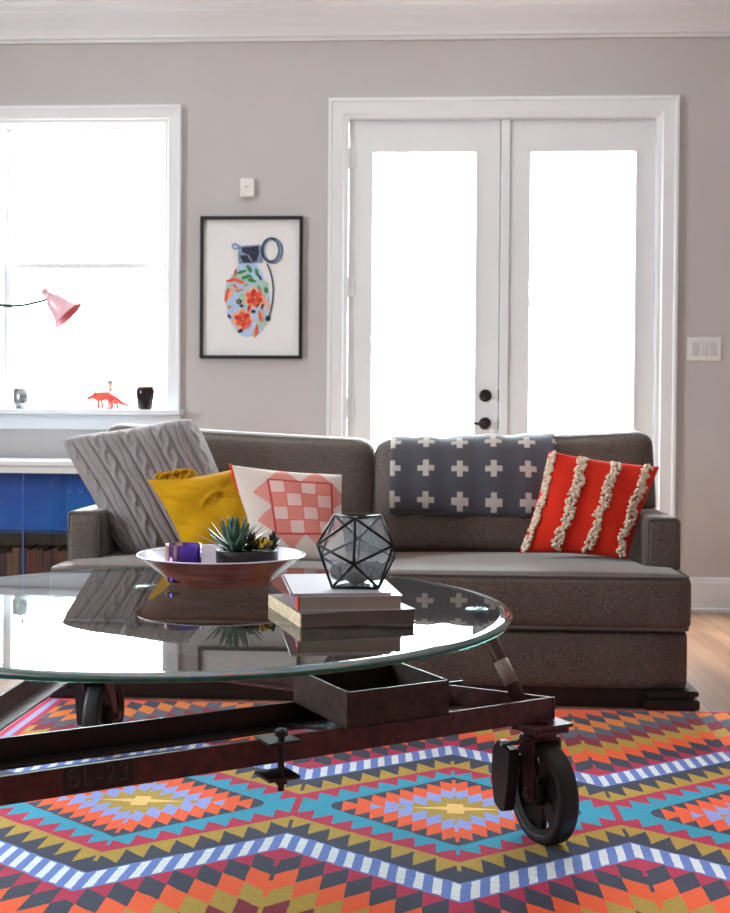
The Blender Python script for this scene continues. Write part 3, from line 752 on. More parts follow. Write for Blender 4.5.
th = thing('throw_blanket', (.158, 4.64, .56), 'folded charcoal throw with cream crosses draped over the right sofa back cushion', 'blanket')
o = obj('blanket', throw(), M['throw'], th, True, recalc=False); md_ = o.modifiers.new('th', 'SOLIDIFY'); md_.thickness = .009; md_.offset = 0
# turned-under layer peeping below the hem
bm = throw()
for v in bm.verts: v.co += Vector((.006, .010, -.004))
bmesh.ops.delete(bm, geom=[v for v in bm.verts if v.co.y > 4.50], context='VERTS')
o = obj('folded_layer', bm, M['throw'], th, True, recalc=False); md_ = o.modifiers.new('th', 'SOLIDIFY'); md_.thickness = .006; md_.offset = 0

# ------------------------------------------------------------------ pillows
def pillow_bm(cs, T, n=44, disp=None, bow=.07, rnd=.02):
    """cs: TL, TR, BR, BL; uv 0..1, v up; front face looks at the room"""
    TL, TR, BR, BL = cs; nrm = ((TR-TL)+(BR-BL)).cross((TL-BL)+(TR-BR)).normalized()
    if nrm.y > 0: nrm = -nrm
    bm = bmesh.new(); uvl = bm.loops.layers.uv.new('UV'); S = {}
    for side in (1, -1):
        for j in range(n+1):
            for i in range(n+1):
                u = -1+2*i/n; v = -1+2*j/n
                u = math.copysign(1-(1-abs(u))**1.25, u); v = math.copysign(1-(1-abs(v))**1.25, v)
                edge = i in (0, n) or j in (0, n)
                if edge and side < 0: S[(side, i, j)] = S[(1, i, j)]; continue
                cr_ = 1-rnd*(u*v)**4*1.0; uu = u*(1-bow*(1-v*v))*cr_; vv = v*(1-bow*(1-u*u))*cr_
                a, b = (uu+1)/2, (vv+1)/2
                p = (BL.lerp(BR, a)).lerp(TL.lerp(TR, a), b)
                h = T*(max(0, (1-abs(u)**2.6))**.55)*(max(0, (1-abs(v)**2.6))**.55)+.012*(1-u**8)*(1-v**8)*(1 if rnd > .03 else 0)
                if disp and side > 0: h += disp(u, v)*min(1, (1-abs(u))*8)*min(1, (1-abs(v))*8)
                p = p+nrm*h*side
                S[(side, i, j)] = (bm.verts.new(p), ((u+1)/2, (v+1)/2))
    for side in (1, -1):
        for j in range(n):
            for i in range(n):
                q = [S[(side, i, j)], S[(side, i+1, j)], S[(side, i+1, j+1)], S[(side, i, j+1)]]
                if side < 0: q.reverse()
                f = bm.faces.new([c[0] for c in q])
                for lo, c in zip(f.loops, q): lo[uvl].uv = c[1]
    return bm, nrm
def pcs(tl, tr, br, bl, yt, yb):
    return [at(*tl, Y=yt[0]), at(*tr, Y=yt[1]), at(*br, Y=yb[1]), at(*bl, Y=yb[0])]
def base_of(cs): return (sum((c.x for c in cs))/4, (cs[2].y+cs[3].y)/2, min(cs[2].z, cs[3].z))
def cable(u, v):
    # plaited cables running up the cushion with purl troughs between
    N_ = 9.0; s = (u+1)/2*N_+.22*v; k = math.floor(s); f = s-k
    edge = min(f, 1-f)
    h = -.0070*math.exp(-(edge/.06)**2)
    if k % 2 == 0:
        ph = v*11+k*1.7
        a = .5+.27*math.sin(ph); b = .5-.27*math.sin(ph)
        h += .0060*math.exp(-((f-a)/.15)**2)*(1.0+.3*math.cos(ph))+.0060*math.exp(-((f-b)/.15)**2)*(1.0-.3*math.cos(ph))
    else: h += .003*math.cos((f-.5)*PI)-.0045*math.exp(-((f-.5-.1*math.sin(v*8+k))/.05)**2)
    return h+.004*math.sin(u*3+v*2.5)
cs = pcs((54, 437), (197, 413), (264, 560), (121, 559), (4.30, 4.40), (4.17, 4.17))
pl = thing('cable_knit_pillow', base_of(cs), 'large grey cable-knit pillow leaning on the left arm of the sofa', 'pillow')
bm, _ = pillow_bm(cs, .085, 170, cable, bow=.07, rnd=.085); obj('pillow_cover', bm, M['knit'], pl, True)
def folds(u, v):
    a = (u+.9)*1.0; b = v
    h = 0
    for (x0_, y0_, x1_, y1_, w_, am) in ((-.9, .5, .3, -.4, .06, -.012), (-.5, .7, .7, -.1, .05, -.009), (1, .9, .1, .1, .08, -.006), (1, .4, .35, -.5, .07, -.007), (-.9, -.1, -.1, -.8, .05, -.008), (.9, .1, .2, .35, .04, -.007), (-.2, .2, .6, .5, .05, .006)):
        dx, dy = x1_-x0_, y1_-y0_; L2 = dx*dx+dy*dy; t = max(0, min(1, ((u-x0_)*dx+(v-y0_)*dy)/L2))
        cx, cy = x0_+dx*t, y0_+dy*t+.12*math.sin(t*PI); d2 = (u-cx)**2+(v-cy)**2
        h += 1.7*am*math.exp(-d2/(w_*w_))*math.sin(PI*min(1, t*.9+.1))
    return h+.004*math.sin(3*u-7*v)+.0015*math.sin(13*u+17*v)
cs = pcs((146, 479), (243, 466), (278, 566), (190, 566), (4.09, 4.20), (4.04, 4.05))
pl = thing('mustard_pillow', base_of(cs), 'mustard yellow cotton pillow with ruffled top edge, between the grey and pink pillows', 'pillow')
bm, nr = pillow_bm(cs, .066, 90, folds, bow=.10); obj('pillow_cover', bm, M['mustard'], pl, True)
bm = bmesh.new()
for k in range(10):
    a = cs[0].lerp(cs[1], .16+.034*k); c = a+Vector((0, -.012+.01*random.random(), -.010+.010*random.random()))
    pts = [c+Vector((.016*math.cos(t)*(1+.2*math.sin(3*t+k)), .010*math.sin(2*t), .016*math.sin(t))) for t in (2*PI*i/14 for i in range(14))]
    tube(bm, pts, .0055, 8, True)
obj('ruffle', bm, M['mustard'], pl, True)
cs = pcs((230, 464), (343, 474), (348, 562), (249, 566), (4.14, 4.22), (4.03, 4.05))
pl = thing('quilted_pink_pillow', base_of(cs), 'cream pillow printed with coral pink quilt squares and red edging', 'pillow')
bm, nr = pillow_bm(cs, .058, 60, lambda u, v: .003*math.sin(6*u+4*v)); c_ = obj('pillow_cover', bm, M['quilt'], pl, True)
def edge_tube(cs, bow, r, names=((0, 3),)):
    bm = bmesh.new(); TL, TR, BR, BL = cs
    pts = []
    for k in range(25):
        v = 1-2*k/24; u = -1; uu = u*(1-bow*(1-v*v)); a, b = (uu+1)/2, (v+1)/2
        pts.append((BL.lerp(BR, a)).lerp(TL.lerp(TR, a), b))
    tube(bm, pts, r, 8); return bm
obj('red_piping', edge_tube(cs, .07, .0045), M['redcloth'], pl, True)
cs = pcs((548, 450), (661, 466), (628, 560), (518, 554), (4.25, 4.30), (4.16, 4.14))
pl = thing('coral_red_pillow', base_of(cs), 'coral red pillow with four cream pompom stripes beside the right sofa arm', 'pillow')
T_ = .062
bm, nr = pillow_bm(cs, T_, 60, lambda u, v: .0025*math.sin(7*u+3*v)); obj('pillow_cover', bm, M['redcloth'], pl, True)
BL, BR, TL, TR = cs[3], cs[2], cs[0], cs[1]
for uc in (-.93, -.38, .20, .80):
    bm = bmesh.new()
    for k in range(190):
        v = -.96+1.92*(k/189)+random.uniform(-.015, .015); u = uc+random.uniform(-.085, .085)+.02*math.sin(v*9+uc*5)
        if uc < -.9: u = max(-.98, uc+random.uniform(-.05, .05))
        a, b = (u*(1-.07*(1-v*v))+1)/2, (v*(1-.07*(1-u*u))+1)/2
        p = (BL.lerp(BR, a)).lerp(TL.lerp(TR, a), b)
        h = T_*(max(0, (1-abs(u)**2.6))**.55)*(max(0, (1-abs(v)**2.6))**.55)+random.uniform(0, .006)
        mtx = Matrix.Translation(p+nr*(h+.003)) @ Matrix.Rotation(random.random()*3, 4, 'Z') @ Matrix.Rotation(random.random()*3, 4, 'X') @ Matrix.Diagonal((1.0, .75, .7, 1))
        bmesh.ops.create_icosphere(bm, subdivisions=1, radius=random.uniform(.0075, .0102), matrix=mtx)
    obj('pompom_stripe', bm, M['pom'], pl, True)

# ------------------------------------------------------------------ coffee table
HT = .515; GC = Vector((-.560, 2.658)); GR = .744
A = Vector((.284, 2.666)); Bc = Vector((-.955, 3.215)); Cc = Vector((-1.02, 1.925)); _d = (at(0, 777, Z=.32).xy-A).normalized(); Cc = A+_d*1.50
tb = thing('cart_coffee_table', (-.55, 2.62, 0), 'round glass coffee table on a maroon industrial cart frame with casters', 'coffee table')
# glass
bm = bmesh.new(); sg = 128
rows = []
for r, z in ((GR-.028, HT), (GR, HT-.0045), (GR+.001, HT-.0085), (GR, HT-.012), (GR-.002, HT-.013)):
    rows.append([bm.verts.new((GC.x+r*math.cos(2*PI*k/sg), GC.y+r*math.sin(2*PI*k/sg), z)) for k in range(sg)])
f = bm.faces.new(rows[0]); f.material_index = 0
for i, (P_, Q_) in enumerate(zip(rows, rows[1:])):
    for k in range(sg):
        f = bm.faces.new((P_[k], Q_[k], Q_[(k+1) % sg], P_[(k+1) % sg])); f.material_index = 2 if i == 0 else 1; f.smooth = True
f = bm.faces.new(rows[-1][::-1]); f.material_index = 3
tb_bot = thin_glass('table_glass_underside', (.90, .95, .94, 1), 1.0001)
obj('glass_top', bm, [M['tabletop'], M['gedge'], M['gbevel'], tb_bot], tb)
ZT = .320; ZB = .269
def rail(name, p, q, side, mat=None, flange=.042, ztop=ZT):
    bm = bmesh.new(); p, q = Vector(p), Vector(q)
    obox(bm, p, q, .007, ZB, ztop, side); d = (q-p).normalized(); n = Vector((-d.y, d.x))*side
    obox(bm, p+n*.007, q+n*.007, flange, ZB, ZB+.006, side)
    bmesh.ops.bevel(bm, geom=[e for e in bm.edges], offset=.0012, segments=1, affect='EDGES')
    return obj(name, bm, mat or M['steel'], tb)
fd = (Cc-A).normalized(); fnr = rail('side_rail', Cc, A, 1)
rail('side_rail', A, Bc, 1); rail('side_rail', Bc, Cc, 1)
off = Vector((-fd.y, fd.x)); off = off if off.y > 0 else -off
i0 = Cc+off*.155+Vector((.01, 0)); i0 = at(-20, 741, Z=ZT).xy; i1 = at(300, 701, Z=ZT).xy
dd = (i1-i0).normalized(); p0 = i0-dd*.10; p1 = i0+dd*1.12
bm = bmesh.new(); obox(bm, p0, p1, .007, ZB, ZT, 1); obox(bm, p0, p1, .040, ZB, ZB+.006, -1)
obj('inner_rail', bm, M['steel2'], tb)
# bed plate below the tray and the cross plate
bm = bmesh.new(); q = [at(x, y, Z=ZB+.009) for x, y in ((262, 722), (350, 733), (470, 715), (420, 700), (330, 705))]
q = [Vector((v.x, v.y)) for v in q]
poly_prism(bm, [(v.x, v.y, ZB+.006) for v in q], (0, 0, 1), .005); obj('bed_plate', bm, M['steel2'], tb)
# tray
f0 = at(347, 692.5, Z=.395); f1 = at(449, 680, Z=.395); b1 = at(407, 664.5, Z=.395); b1 = f1+(b1-f1)*1.45; b0 = f0+(b1-f1)
bm = bmesh.new(); cc = [Vector((v.x, v.y)) for v in (f0, f1, b1, b0)]
for a, b in zip(cc, cc[1:]+cc[:1]): obox(bm, a, b, .005, ZT+.001, .395, 1)
poly_prism(bm, [(v.x, v.y, ZT+.001) for v in cc], (0, 0, 1), .004)
obj('steel_tray', bm, M['rust'], tb)
# posts to the glass
for base, foot in ((A+Vector((-.062, -.004)), Vector((.112, 2.765))), (Bc+Vector((.11, -.10)), Bc+Vector((.21, -.16))), (Cc+Vector((.09, .13)), Cc+Vector((.17, .24)))):
    bm = bmesh.new(); a3 = Vector((base.x, base.y, ZB+.006)); b3 = Vector((foot.x, foot.y, HT-.020)); tube(bm, [a3, b3], .0165, 16)
    ps = obj('post', bm, M['steel'], tb, True)
    bm = bmesh.new(); d3 = (b3-a3); tube(bm, [a3+d3*.30, a3+d3*.52], .0172, 16); obj('worn_band', bm, M['scuff'], ps, True)
    bm = bmesh.new(); lathe(bm, [(0, 0), (.030, 0), (.032, .004), (.026, .007), (0, .007)], (foot.x, foot.y, HT-.0202), 24); obj('glass_pad', bm, M['silver'], ps, True)
# clamp half way along the front rail
cl = Vector(at(268, 742, Z=ZB+.05).xy); cl = Cc+(A-Cc).normalized()*((Vector(at(270, 745, Z=.30).xy)-Cc).dot((A-Cc).normalized())); nout = -off
c2 = cl+nout*.012
for z in (ZT-.004, ZB-.022):
    bm = bmesh.new(); obox(bm, c2-(A-Cc).normalized()*.033, c2+(A-Cc).normalized()*.033, .066, z, z+.006, 0)
    k = obj('clamp_plate', bm, M['steel2'], tb)
bm = bmesh.new(); c3 = cl+nout*.028; tube(bm, [(c3.x, c3.y, ZB-.045), (c3.x, c3.y, ZT+.024)], .0065, 12)
lathe(bm, [(0, 0), (.013, 0), (.013, .011), (0, .011)], (c3.x, c3.y, ZT+.010), 6); lathe(bm, [(0, 0), (.012, 0), (.012, .009), (0, .009)], (c3.x, c3.y, ZB-.032), 6)
obj('clamp_bolt', bm, M['steel2'], k)
# stencilled number
fdir = (A-Cc).normalized()
def on_rail(px, z): return Cc+fdir*((Vector(at(px, 780, Z=z).xy)-Cc).dot(fdir))
def rail_x(px):
    # plan point of the front rail's outer face seen at photo column px
    lo, hi = 0, (A-Cc).length
    for _ in range(40):
        mid = (lo+hi)/2; p = Cc+fdir*mid; dvec = Vector((p.x, p.y, .29))-Vector((0, 0, H)); x = 365+F*dvec.dot(RR)/dvec.dot(fw)
        if x < px: lo = mid
        else: hi = mid
    return Cc+fdir*lo
a = rail_x(63); b = rail_x(133)
bm = bmesh.new(); obox(bm, a, b, .0015, ZB+.004, ZT-.003, -1); sp_ = obj('number_plate', bm, M['black'], tb)
fc = bpy.data.curves.new('t', 'FONT'); fc.body = 'BL-23'; fc.size = .050; fc.extrude = .0003; fc.align_x = 'CENTER'; fc.space_character = 1.15
fo = bpy.data.objects.new('t', fc); C.objects.link(fo); dg = bpy.context.evaluated_depsgraph_get()
tm = bpy.data.meshes.new_from_object(fo.evaluated_get(dg)); bpy.data.objects.remove(fo)
bm = bmesh.new(); bm.from_mesh(tm); xs = [v.co.x for v in bm.verts]; wd = max(xs)-min(xs)
mid = (a+b)/2+nout*.0022
for v in bm.verts:
    s = v.co.x/wd*(b-a).length*.86; v.co = Vector((mid.x+fdir.x*s, mid.y+fdir.y*s, ZB+.013+v.co.y)) + Vector((nout.x, nout.y, 0))*v.co.z
obj('lettering', bm, plain('faded_grey_stencil', srgb(58, 56, 58), .7, var=.5, ns=120), sp_)
# casters
def caster(top, hub, n, brake=True):
    n = Vector((n[0], n[1], 0)).normalized(); w = Vector((-n.y, n.x, 0))
    if w.y > 0: w = -w
    hub = Vector(hub); R = hub.z
    bm = bmesh.new()
    # swivel plates, king pin, fork
    t2 = Vector(top)
    for s, z in ((.052, ZB-.010), (.042, ZB-.024)):
        obox(bm, t2-fdir*s, t2+fdir*s, s*2, z, z+.008, 0)
    for sx_, sy_ in ((-1, -1), (1, -1), (1, 1), (-1, 1)):
        p = t2+fdir*.040*sx_+off*.040*sy_; lathe(bm, [(0, 0), (.008, 0), (.008, .012), (0, .012)], (p.x, p.y, ZB-.024), 6)
    lathe(bm, [(0, 0), (.034, 0), (.038, .006), (.034, .014), (0, .014)], (t2.x, t2.y, ZB-.038), 24)
    hw = .034
    ca = Vector((t2.x, t2.y, ZB-.040))
    for s in (-1, 1):
        tp = ca+n*hw*s; bt_ = hub+n*hw*s
        for k, (ww0, ww1) in enumerate(((.030, .016),)):
            pts = [tp-w*ww0, tp+w*ww0, bt_+w*ww1+Vector((0, 0, .0)), bt_+w*ww1*.8-Vector((0, 0, .016)), bt_-w*ww1*.8-Vector((0, 0, .016)), bt_-w*ww1]
            poly_prism(bm, [p-n*.003*s for p in pts], n*s, .006)
        lathe(bm, [(0, 0), (.013, 0), (.013, .010), (0, .010)], bt_+n*.003*s, 6, n*s)
    pts = [ca-n*hw-w*.03, ca+n*hw-w*.03, ca+n*hw+w*.03, ca-n*hw+w*.03]
    poly_prism(bm, pts, (0, 0, 1), .006)
    c = obj('caster', bm, M['steel'], tb)
    bm = bmesh.new(); t = .024
    lathe(bm, [(R*.80, -t*.8), (R*.84, -t), (R*.95, -t), (R-.001, -t*.82), (R, -t*.5), (R, t*.5), (R-.001, t*.82), (R*.95, t), (R*.84, t), (R*.80, t*.8), (R*.80, -t*.8)], hub, 64, n)
    wh = obj('wheel', bm, M['rubber'], c, True)
    bm = bmesh.new(); lathe(bm, [(R*.70, -t*.7), (R*.81, -t*.85), (R*.81, t*.85), (R*.70, t*.7), (R*.70, -t*.7)], hub, 64, n)
    lathe(bm, [(0, -t*1.25), (R*.22, -t*1.25), (R*.26, -t*.9), (R*.26, t*.9), (R*.22, t*1.25), (0, t*1.25)], hub, 24, n)
    for k in range(6):
        aa = k*PI/3+.3; d = w*math.cos(aa)+Vector((0, 0, 1))*math.sin(aa); e = n.cross(d)
        p = [hub+d*R*.2-e*.013, hub+d*R*.2+e*.013, hub+d*R*.73+e*.024, hub+d*R*.73-e*.024]
        poly_prism(bm, [v-n*.007 for v in p], n, .014)
    obj('wheel_rim', bm, M['rim'], wh)
    if brake:
        bm = bmesh.new(); out = [(.052, .100), (-.008, .112), (-.030, .085), (-.034, .02), (-.020, -.035), (.006, -.048), (.030, -.040), (.040, .02)]
        poly_prism(bm, [hub+n*.060-w*.050+w*a_*1.0+Vector((0, 0, b_)) for a_, b_ in out], n, .026)
        bx_ = hub+n*.036-w*.040; poly_prism(bm, [bx_+Vector((0, 0, .08))+w*.012, bx_+Vector((0, 0, .08))-w*.02, bx_+Vector((0, 0, .05))-w*.02, bx_+Vector((0, 0, .05))+w*.012], n, .026)
        bmesh.ops.bevel(bm, geom=bm.edges[:], offset=.003, segments=2, affect='EDGES')
        obj('brake_housing', bm, M['steel2'], c)
        bm = bmesh.new(); bb = hub-w*.035+Vector((0, 0, .106)); tube(bm, [bb+n*.030, bb+n*.088], .006, 8); obj('brake_pin', bm, M['silver'], c)
    return c
caster(A+Vector((-.034, -.005)), (.256, 2.640, .108+.006), (-.895, -.446))
caster(Bc+Vector((.045, -.035)), (-.905, 3.235, .108+.006), (-1, .06))
caster(Cc+Vector((.05, .05)), (-.99, 1.90, .108+.006), (-1, .3))

# ------------------------------------------------------------------ things on the table
G = HT+.0004
bc = (-.541, 3.035, G)
bw = thing('wooden_bowl', bc, 'wide brown wooden bowl holding the candle and succulents on the glass table', 'bowl')
bm = bmesh.new(); lathe(bm, [(0, 0), (.125, 0), (.130, .003), (.150, .022), (.185, .049), (.215, .071), (.2185, .0735)], bc, 72); obj('outer_bowl', bm, M['bowl'], bw, True)
bm = bmesh.new(); lathe(bm, [(.2185, .0735), (.2160, .0765), (.2100, .0735), (.180, .051), (.145, .026), (.120, .013), (0, .011)], bc, 72)
obj('pale_lining', bm, plain('pale_lining_lilac_reflection', srgb(190, 184, 204), .25, var=.06, ns=20, coat=.3), bw, True)  # lilac in the pale lining colour stands in for reflected windows
cvx = at(183.5, 560, Y=2.965).x
vc = (cvx, 2.965, G+.012)
vt = thing('votive_candle', vc, 'shiny purple and copper metallic candle cup in the wooden bowl', 'candle')
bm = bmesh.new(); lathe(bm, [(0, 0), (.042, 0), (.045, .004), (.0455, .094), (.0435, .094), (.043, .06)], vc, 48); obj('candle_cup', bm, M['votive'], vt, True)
bm = bmesh.new(); lathe(bm, [(0, .008), (.0425, .008), (.0425, .076), (0, .074)], vc, 32); obj('wax', bm, M['wax'], vt, True)
bm = bmesh.new(); tube(bm, [(vc[0], vc[1], vc[2]+.072), (vc[0]+.002, vc[1], vc[2]+.086)], .001, 6); obj('wick', bm, M['black'], vt)
pcx = at(247, 560, Y=3.05).x; pc = (pcx, 3.05, G+.012)
sp = thing('potted_succulents', pc, 'spiky and leafy succulents in a low black planter in the wooden bowl', 'potted plant')
bm = bmesh.new(); lathe(bm, [(0, 0), (.070, 0), (.078, .006), (.082, .072), (.078, .074), (.074, .062)], pc, 48); obj('planter', bm, M['pot'], sp, True)
bm = bmesh.new(); lathe(bm, [(.0755, .055), (.0755, .064), (.04, .069), (0, .071)], pc, 32); obj('soil', bm, M['soil'], sp, True)
def leaf(bm, base, az, el, L, w, curve=.3, tip=.02, segs=7, mi=0):
    d0 = Vector((math.cos(az)*math.cos(el), math.sin(az)*math.cos(el), math.sin(el))); side = Vector((-math.sin(az), math.cos(az), 0)); up = side.cross(d0)*-1
    if up.z < 0: up = -up
    prev = None; base = Vector(base)
    for k in range(segs+1):
        s = k/segs; c = base+d0*L*s+up*curve*L*s*s; ww = w*(math.sin(PI*(.18+.82*s)*.98)**.8 if s < 1 else tip)*(1-.2*s)
        th = w*.28*(1-s*.9)
        ring = [bm.verts.new(c-side*ww), bm.verts.new(c-up*th), bm.verts.new(c+side*ww), bm.verts.new(c+up*th*.15)]
        if prev:
            for q in range(4):
                f = bm.faces.new((prev[q], prev[(q+1) % 4], ring[(q+1) % 4], ring[q])); f.material_index = mi
        else: bm.faces.new(ring)
        prev = ring
    bm.faces.new(prev[::-1])
bm = bmesh.new(); ac = Vector((pc[0]-.030, pc[1]-.01, pc[2]+.070))
for k in range(34):
    ring_ = k/34; az = k*2.399; el = math.radians(12+ring_*68)
    leaf(bm, ac+Vector((math.cos(az), math.sin(az), 0))*.008*(1-ring_), az, el, .100-.012*ring_+.010*random.random(), .0105, .10)
obj('agave_leaves', bm, M['agave'], sp, True)
bm = bmesh.new(); jc = Vector((pc[0]+.038, pc[1]-.006, pc[2]+.070))
for q in range(9):
    cc_ = jc+Vector((random.uniform(-.035, .032), random.uniform(-.04, .03), random.uniform(-.004, .026)))
    for k in range(11):
        az = k*2.399+q; leaf(bm, cc_, az, math.radians(5+k*7), .024+.006*random.random(), .0085, .35, .35, 4)
obj('rosette_leaves', bm, M['jade'], sp, True)
bm = bmesh.new()
for q in range(5):
    cc_ = jc+Vector((random.uniform(-.022, .040), random.uniform(-.045, -.01), random.uniform(.006, .036)))
    for k in range(6): leaf(bm, cc_, k*1.05+q, math.radians(35), .015, .0055, .5, .4, 4)
obj('yellow_leaf_tips', bm, M['yleaf'], sp, True)

def bookstack(name, label, c00, c10, c01, z0, h, cov, spine, page='page', over=.003, cat='book'):
    """c00 near-left, c10 near-right, c01 far-left plan corners"""
    c00, c10, c01 = (Vector((c.x, c.y)) for c in (c00, c10, c01)); u = (c10-c00); W = u.length; u = u/W; v = Vector((-u.y, u.x)); Dp = (c01-c00).dot(v)
    P3 = lambda a, b, z: Vector((c00.x+u.x*a+v.x*b, c00.y+u.y*a+v.y*b, z))
    t = thing(name, tuple(P3(W/2, Dp/2, z0)), label, cat)
    def slab(a0, a1, b0, b1, zz0, zz1):
        bm = bmesh.new(); poly_prism(bm, [P3(a0, b0, zz0), P3(a1, b0, zz0), P3(a1, b1, zz0), P3(a0, b1, zz0)], (0, 0, 1), zz1-zz0); return bm
    bm = slab(0, W, 0, Dp, z0, z0+.0022)
    q = slab(0, W, 0, Dp, z0+h-.0022, z0+h); me = bpy.data.meshes.new('t'); q.to_mesh(me); bm.from_mesh(me); q.free(); bpy.data.meshes.remove(me)
    obj('cover', bm, M[cov], t)
    obj('pages', slab(.003, W-over, over*.6, Dp-over, z0+.0023, z0+h-.0023), M[page], t)
    obj('spine', slab(-.001, .0028, 0, Dp, z0, z0+h), M[spine], t)
    return t, P3, W, Dp
z = G
b1_ = bookstack('book', 'larger grey book at the bottom of the stack on the glass table', at(300.8, 628, Z=HT), at(415.6, 622.4, Z=HT), at(271.6, 606.6, Z=HT), z, .0280, 'bookgrey', 'bookyel', 'page2'); z += .0285
b2_ = bookstack('book', 'white book in the middle of the stack with pale pages facing out', at(298.4, 596.8, Z=.574), at(402.5, 595.5, Z=.574), at(281, 577.5, Z=.574), z, .0305, 'bookwhite', 'bookred'); z += .031
t, P3, W, Dp = b2_
bm = bmesh.new(); poly_prism(bm, [P3(-.0012, Dp*.3, z-.028), P3(-.0012, Dp*.62, z-.028), P3(-.0012, Dp*.62, z-.004), P3(-.0012, Dp*.3, z-.004)], (-1, 0, 0), .0006); obj('blue_spine_label', bm, M['bookblue'], t)
b3_ = bookstack('booklet', 'thin pale lilac booklet on top of the books under the terrarium', at(291.4, 593.8, Z=.58), at(391.6, 592.6, Z=.58), at(298, 574, Z=.58), z, .0052, 'booksilver', 'booksilver', over=.001, cat='booklet'); z += .0056

# terrarium: icosahedron standing on a face
a_ = .0985
fl_, fr_ = at(332, 589, Z=z), at(378.6, 589, Z=z)
ex = (fr_-fl_); ex.z = 0; a_ = ex.length; ex.normalize(); ex.rotate(Matrix.Rotation(math.radians(-6), 3, 'Z')); ey = Vector((-ex.y, ex.x, 0)); ez = Vector((0, 0, 1))
phi = (1+5**.5)/2
base = [Vector(v) for v in ((0, 1, phi), (0, 1, -phi), (0, -1, phi), (0, -1, -phi), (1, phi, 0), (1, -phi, 0), (-1, phi, 0), (-1, -phi, 0), (phi, 0, 1), (phi, 0, -1), (-phi, 0, 1), (-phi, 0, -1))]
base = [v*(a_/2) for v in base]
tris = [(i, j, k) for i in range(12) for j in range(i+1, 12) for k in range(j+1, 12) if abs((base[i]-base[j]).length-a_) < 1e-4 and abs((base[j]-base[k]).length-a_) < 1e-4 and abs((base[i]-base[k]).length-a_) < 1e-4]
T0 = tris[0]; ctr = (base[T0[0]]+base[T0[1]]+base[T0[2]])/3
nz = -ctr.normalized(); nx_ = (base[T0[1]]-base[T0[0]]).normalized(); ny_ = nz.cross(nx_)
# the third corner of the resting face must lie behind the front edge
if (base[T0[2]]-base[T0[0]]).dot(ny_) < 0: nx_ = -nx_; ny_ = -ny_
tx = lambda v: ex*v.dot(nx_)+ey*v.dot(ny_)+ez*v.dot(nz)
vs = [tx(v) for v in base]; zmin = min(v.z for v in vs); fm = (vs[T0[0]]+vs[T0[1]])/2
tgt = (fl_+fr_)/2; sh_ = Vector((tgt.x-fm.x, tgt.y-fm.y, z+.0028-zmin)); vs = [v+sh_ for v in vs]
cen = sum(vs, Vector())/12
tr = thing('geometric_terrarium', (cen.x, cen.y, z), 'faceted glass terrarium with black edges holding moss on the book stack', 'terrarium')
edges = sorted({tuple(sorted(e)) for T in tris for e in ((T[0], T[1]), (T[1], T[2]), (T[0], T[2]))})
bm = bmesh.new()
for i, j in edges: tube(bm, [vs[i], vs[j]], .0030, 8)
for v in vs: bmesh.ops.create_icosphere(bm, subdivisions=1, radius=.0032, matrix=Matrix.Translation(v))
obj('metal_edges', bm, M['came'], tr, True)
for T in tris:
    bm = bmesh.new(); c = (vs[T[0]]+vs[T[1]]+vs[T[2]])/3; nn = (c-cen).normalized()
    f = bm.faces.new([bm.verts.new(vs[q]+(c-vs[q])*.01) for q in T]); f.normal_update()
    if f.normal.dot(nn) < 0: f.normal_flip()
    r = bmesh.ops.extrude_face_region(bm, geom=[f]); bmesh.ops.translate(bm, vec=-nn*.0015, verts=[e for e in r['geom'] if isinstance(e, bmesh.types.BMVert)])
    obj('glass_pane', bm, M['tpane'], tr)
zf = z+.0055
for k, (ox, oy, r, lab) in enumerate(((-.001, -.006, .027, 'largest grey-brown moss ball at the front of the glass terrarium'), (-.034, .020, .021, 'small moss ball at the left inside the glass terrarium'), (.036, .022, .022, 'small moss ball at the right inside the glass terrarium'), (.004, .040, .024, 'moss ball at the back inside the glass terrarium'))):
    bm = bmesh.new(); bmesh.ops.create_icosphere(bm, subdivisions=4, radius=1)
    from mathutils import noise as mno
    for v in bm.verts:
        d = v.co.normalized(); s = 1+.16*mno.noise(d*3+Vector((k*5, 0, 0)))+.10*mno.noise(d*8+Vector((k, 3, 0)))+.06*mno.noise(d*20)
        v.co = Vector((d.x*s*r*1.1, d.y*s*r, d.z*s*r*.95))
    zm = min(v.co.z for v in bm.verts)
    bmesh.ops.translate(bm, vec=(cen.x+ex.x*ox+ey.x*oy, cen.y+ex.y*ox+ey.y*oy, zf-zm+(.004 if k in (1, 2) else 0)+(0 if k else 0)), verts=bm.verts)
    tag(obj('moss_ball', bm, M['moss'], None, True), lab, 'moss', 'moss balls in the terrarium')

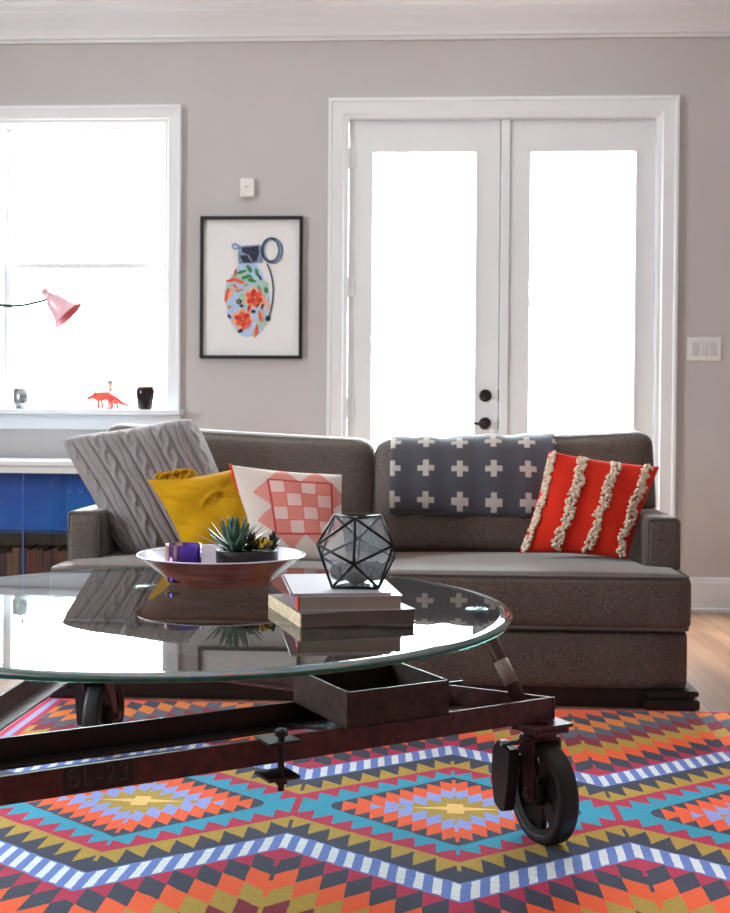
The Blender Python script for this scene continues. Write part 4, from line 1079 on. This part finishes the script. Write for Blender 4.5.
# ------------------------------------------------------------------ light
w = bpy.data.worlds.new('sky'); bpy.context.scene.world = w; w.use_nodes = True; nt = w.node_tree
bg = nt.nodes['Background']; tcn = nt.nodes.new('ShaderNodeTexCoord'); spn = nt.nodes.new('ShaderNodeSeparateXYZ'); nt.links.new(tcn.outputs['Generated'], spn.inputs[0])
mr = nt.nodes.new('ShaderNodeMapRange'); mr.inputs[1].default_value = -.25; mr.inputs[2].default_value = .15; mr.inputs[3].default_value = 0; mr.inputs[4].default_value = 1
nt.links.new(spn.outputs[2], mr.inputs[0])
mc = nt.nodes.new('ShaderNodeMix'); mc.data_type = 'RGBA'; mc.inputs[6].default_value = (.55, .55, .52, 1); mc.inputs[7].default_value = (.84, .955, 1, 1)
nt.links.new(mr.outputs[0], mc.inputs[0]); nt.links.new(mc.outputs[2], bg.inputs[0]); bg.inputs[1].default_value = 28.0
def portal(name, loc, rot, sx_, sy_):
    l = bpy.data.lights.new(name, 'AREA'); l.shape = 'RECTANGLE'; l.size = sx_; l.size_y = sy_; l.cycles.is_portal = True
    o = bpy.data.objects.new(name, l); C.objects.link(o); o.location = loc; o.rotation_euler = rot
portal('window_daylight', ((WX0+WX1)/2, D+.17, (WZ0+WZ1)/2), (-PI/2, 0, 0), WX1-WX0, WZ1-WZ0)
portal('door_daylight', ((DX0+DX1)/2, D+.17, DZ1/2), (-PI/2, 0, 0), DX1-DX0, DZ1)
for a0, a1, z0, z1 in HL: portal('left_fill_daylight', (XL-.17, (a0+a1)/2, (z0+z1)/2), (0, -PI/2, 0), z1-z0, a1-a0)
for a0, a1, z0, z1 in HR: portal('right_daylight', (XR+.17, (a0+a1)/2, (z0+z1)/2), (0, PI/2, 0), z1-z0, a1-a0)
for a0, a1, z0, z1 in HF: portal('front_daylight', ((a0+a1)/2, YB-.17, (z0+z1)/2), (PI/2, 0, 0), a1-a0, z1-z0)

sc = bpy.context.scene
sc.view_settings.view_transform = 'Standard'; sc.view_settings.look = 'None'; sc.view_settings.gamma = 1; sc.view_settings.use_curve_mapping = False
sc.view_settings.exposure = 0.42
sc.cycles.use_denoising = True
sc.cycles.max_bounces = 10; sc.cycles.diffuse_bounces = 5; sc.cycles.glossy_bounces = 5; sc.cycles.transmission_bounces = 6; sc.cycles.transparent_max_bounces = 24
sc.cycles.sample_clamp_indirect = 6.0
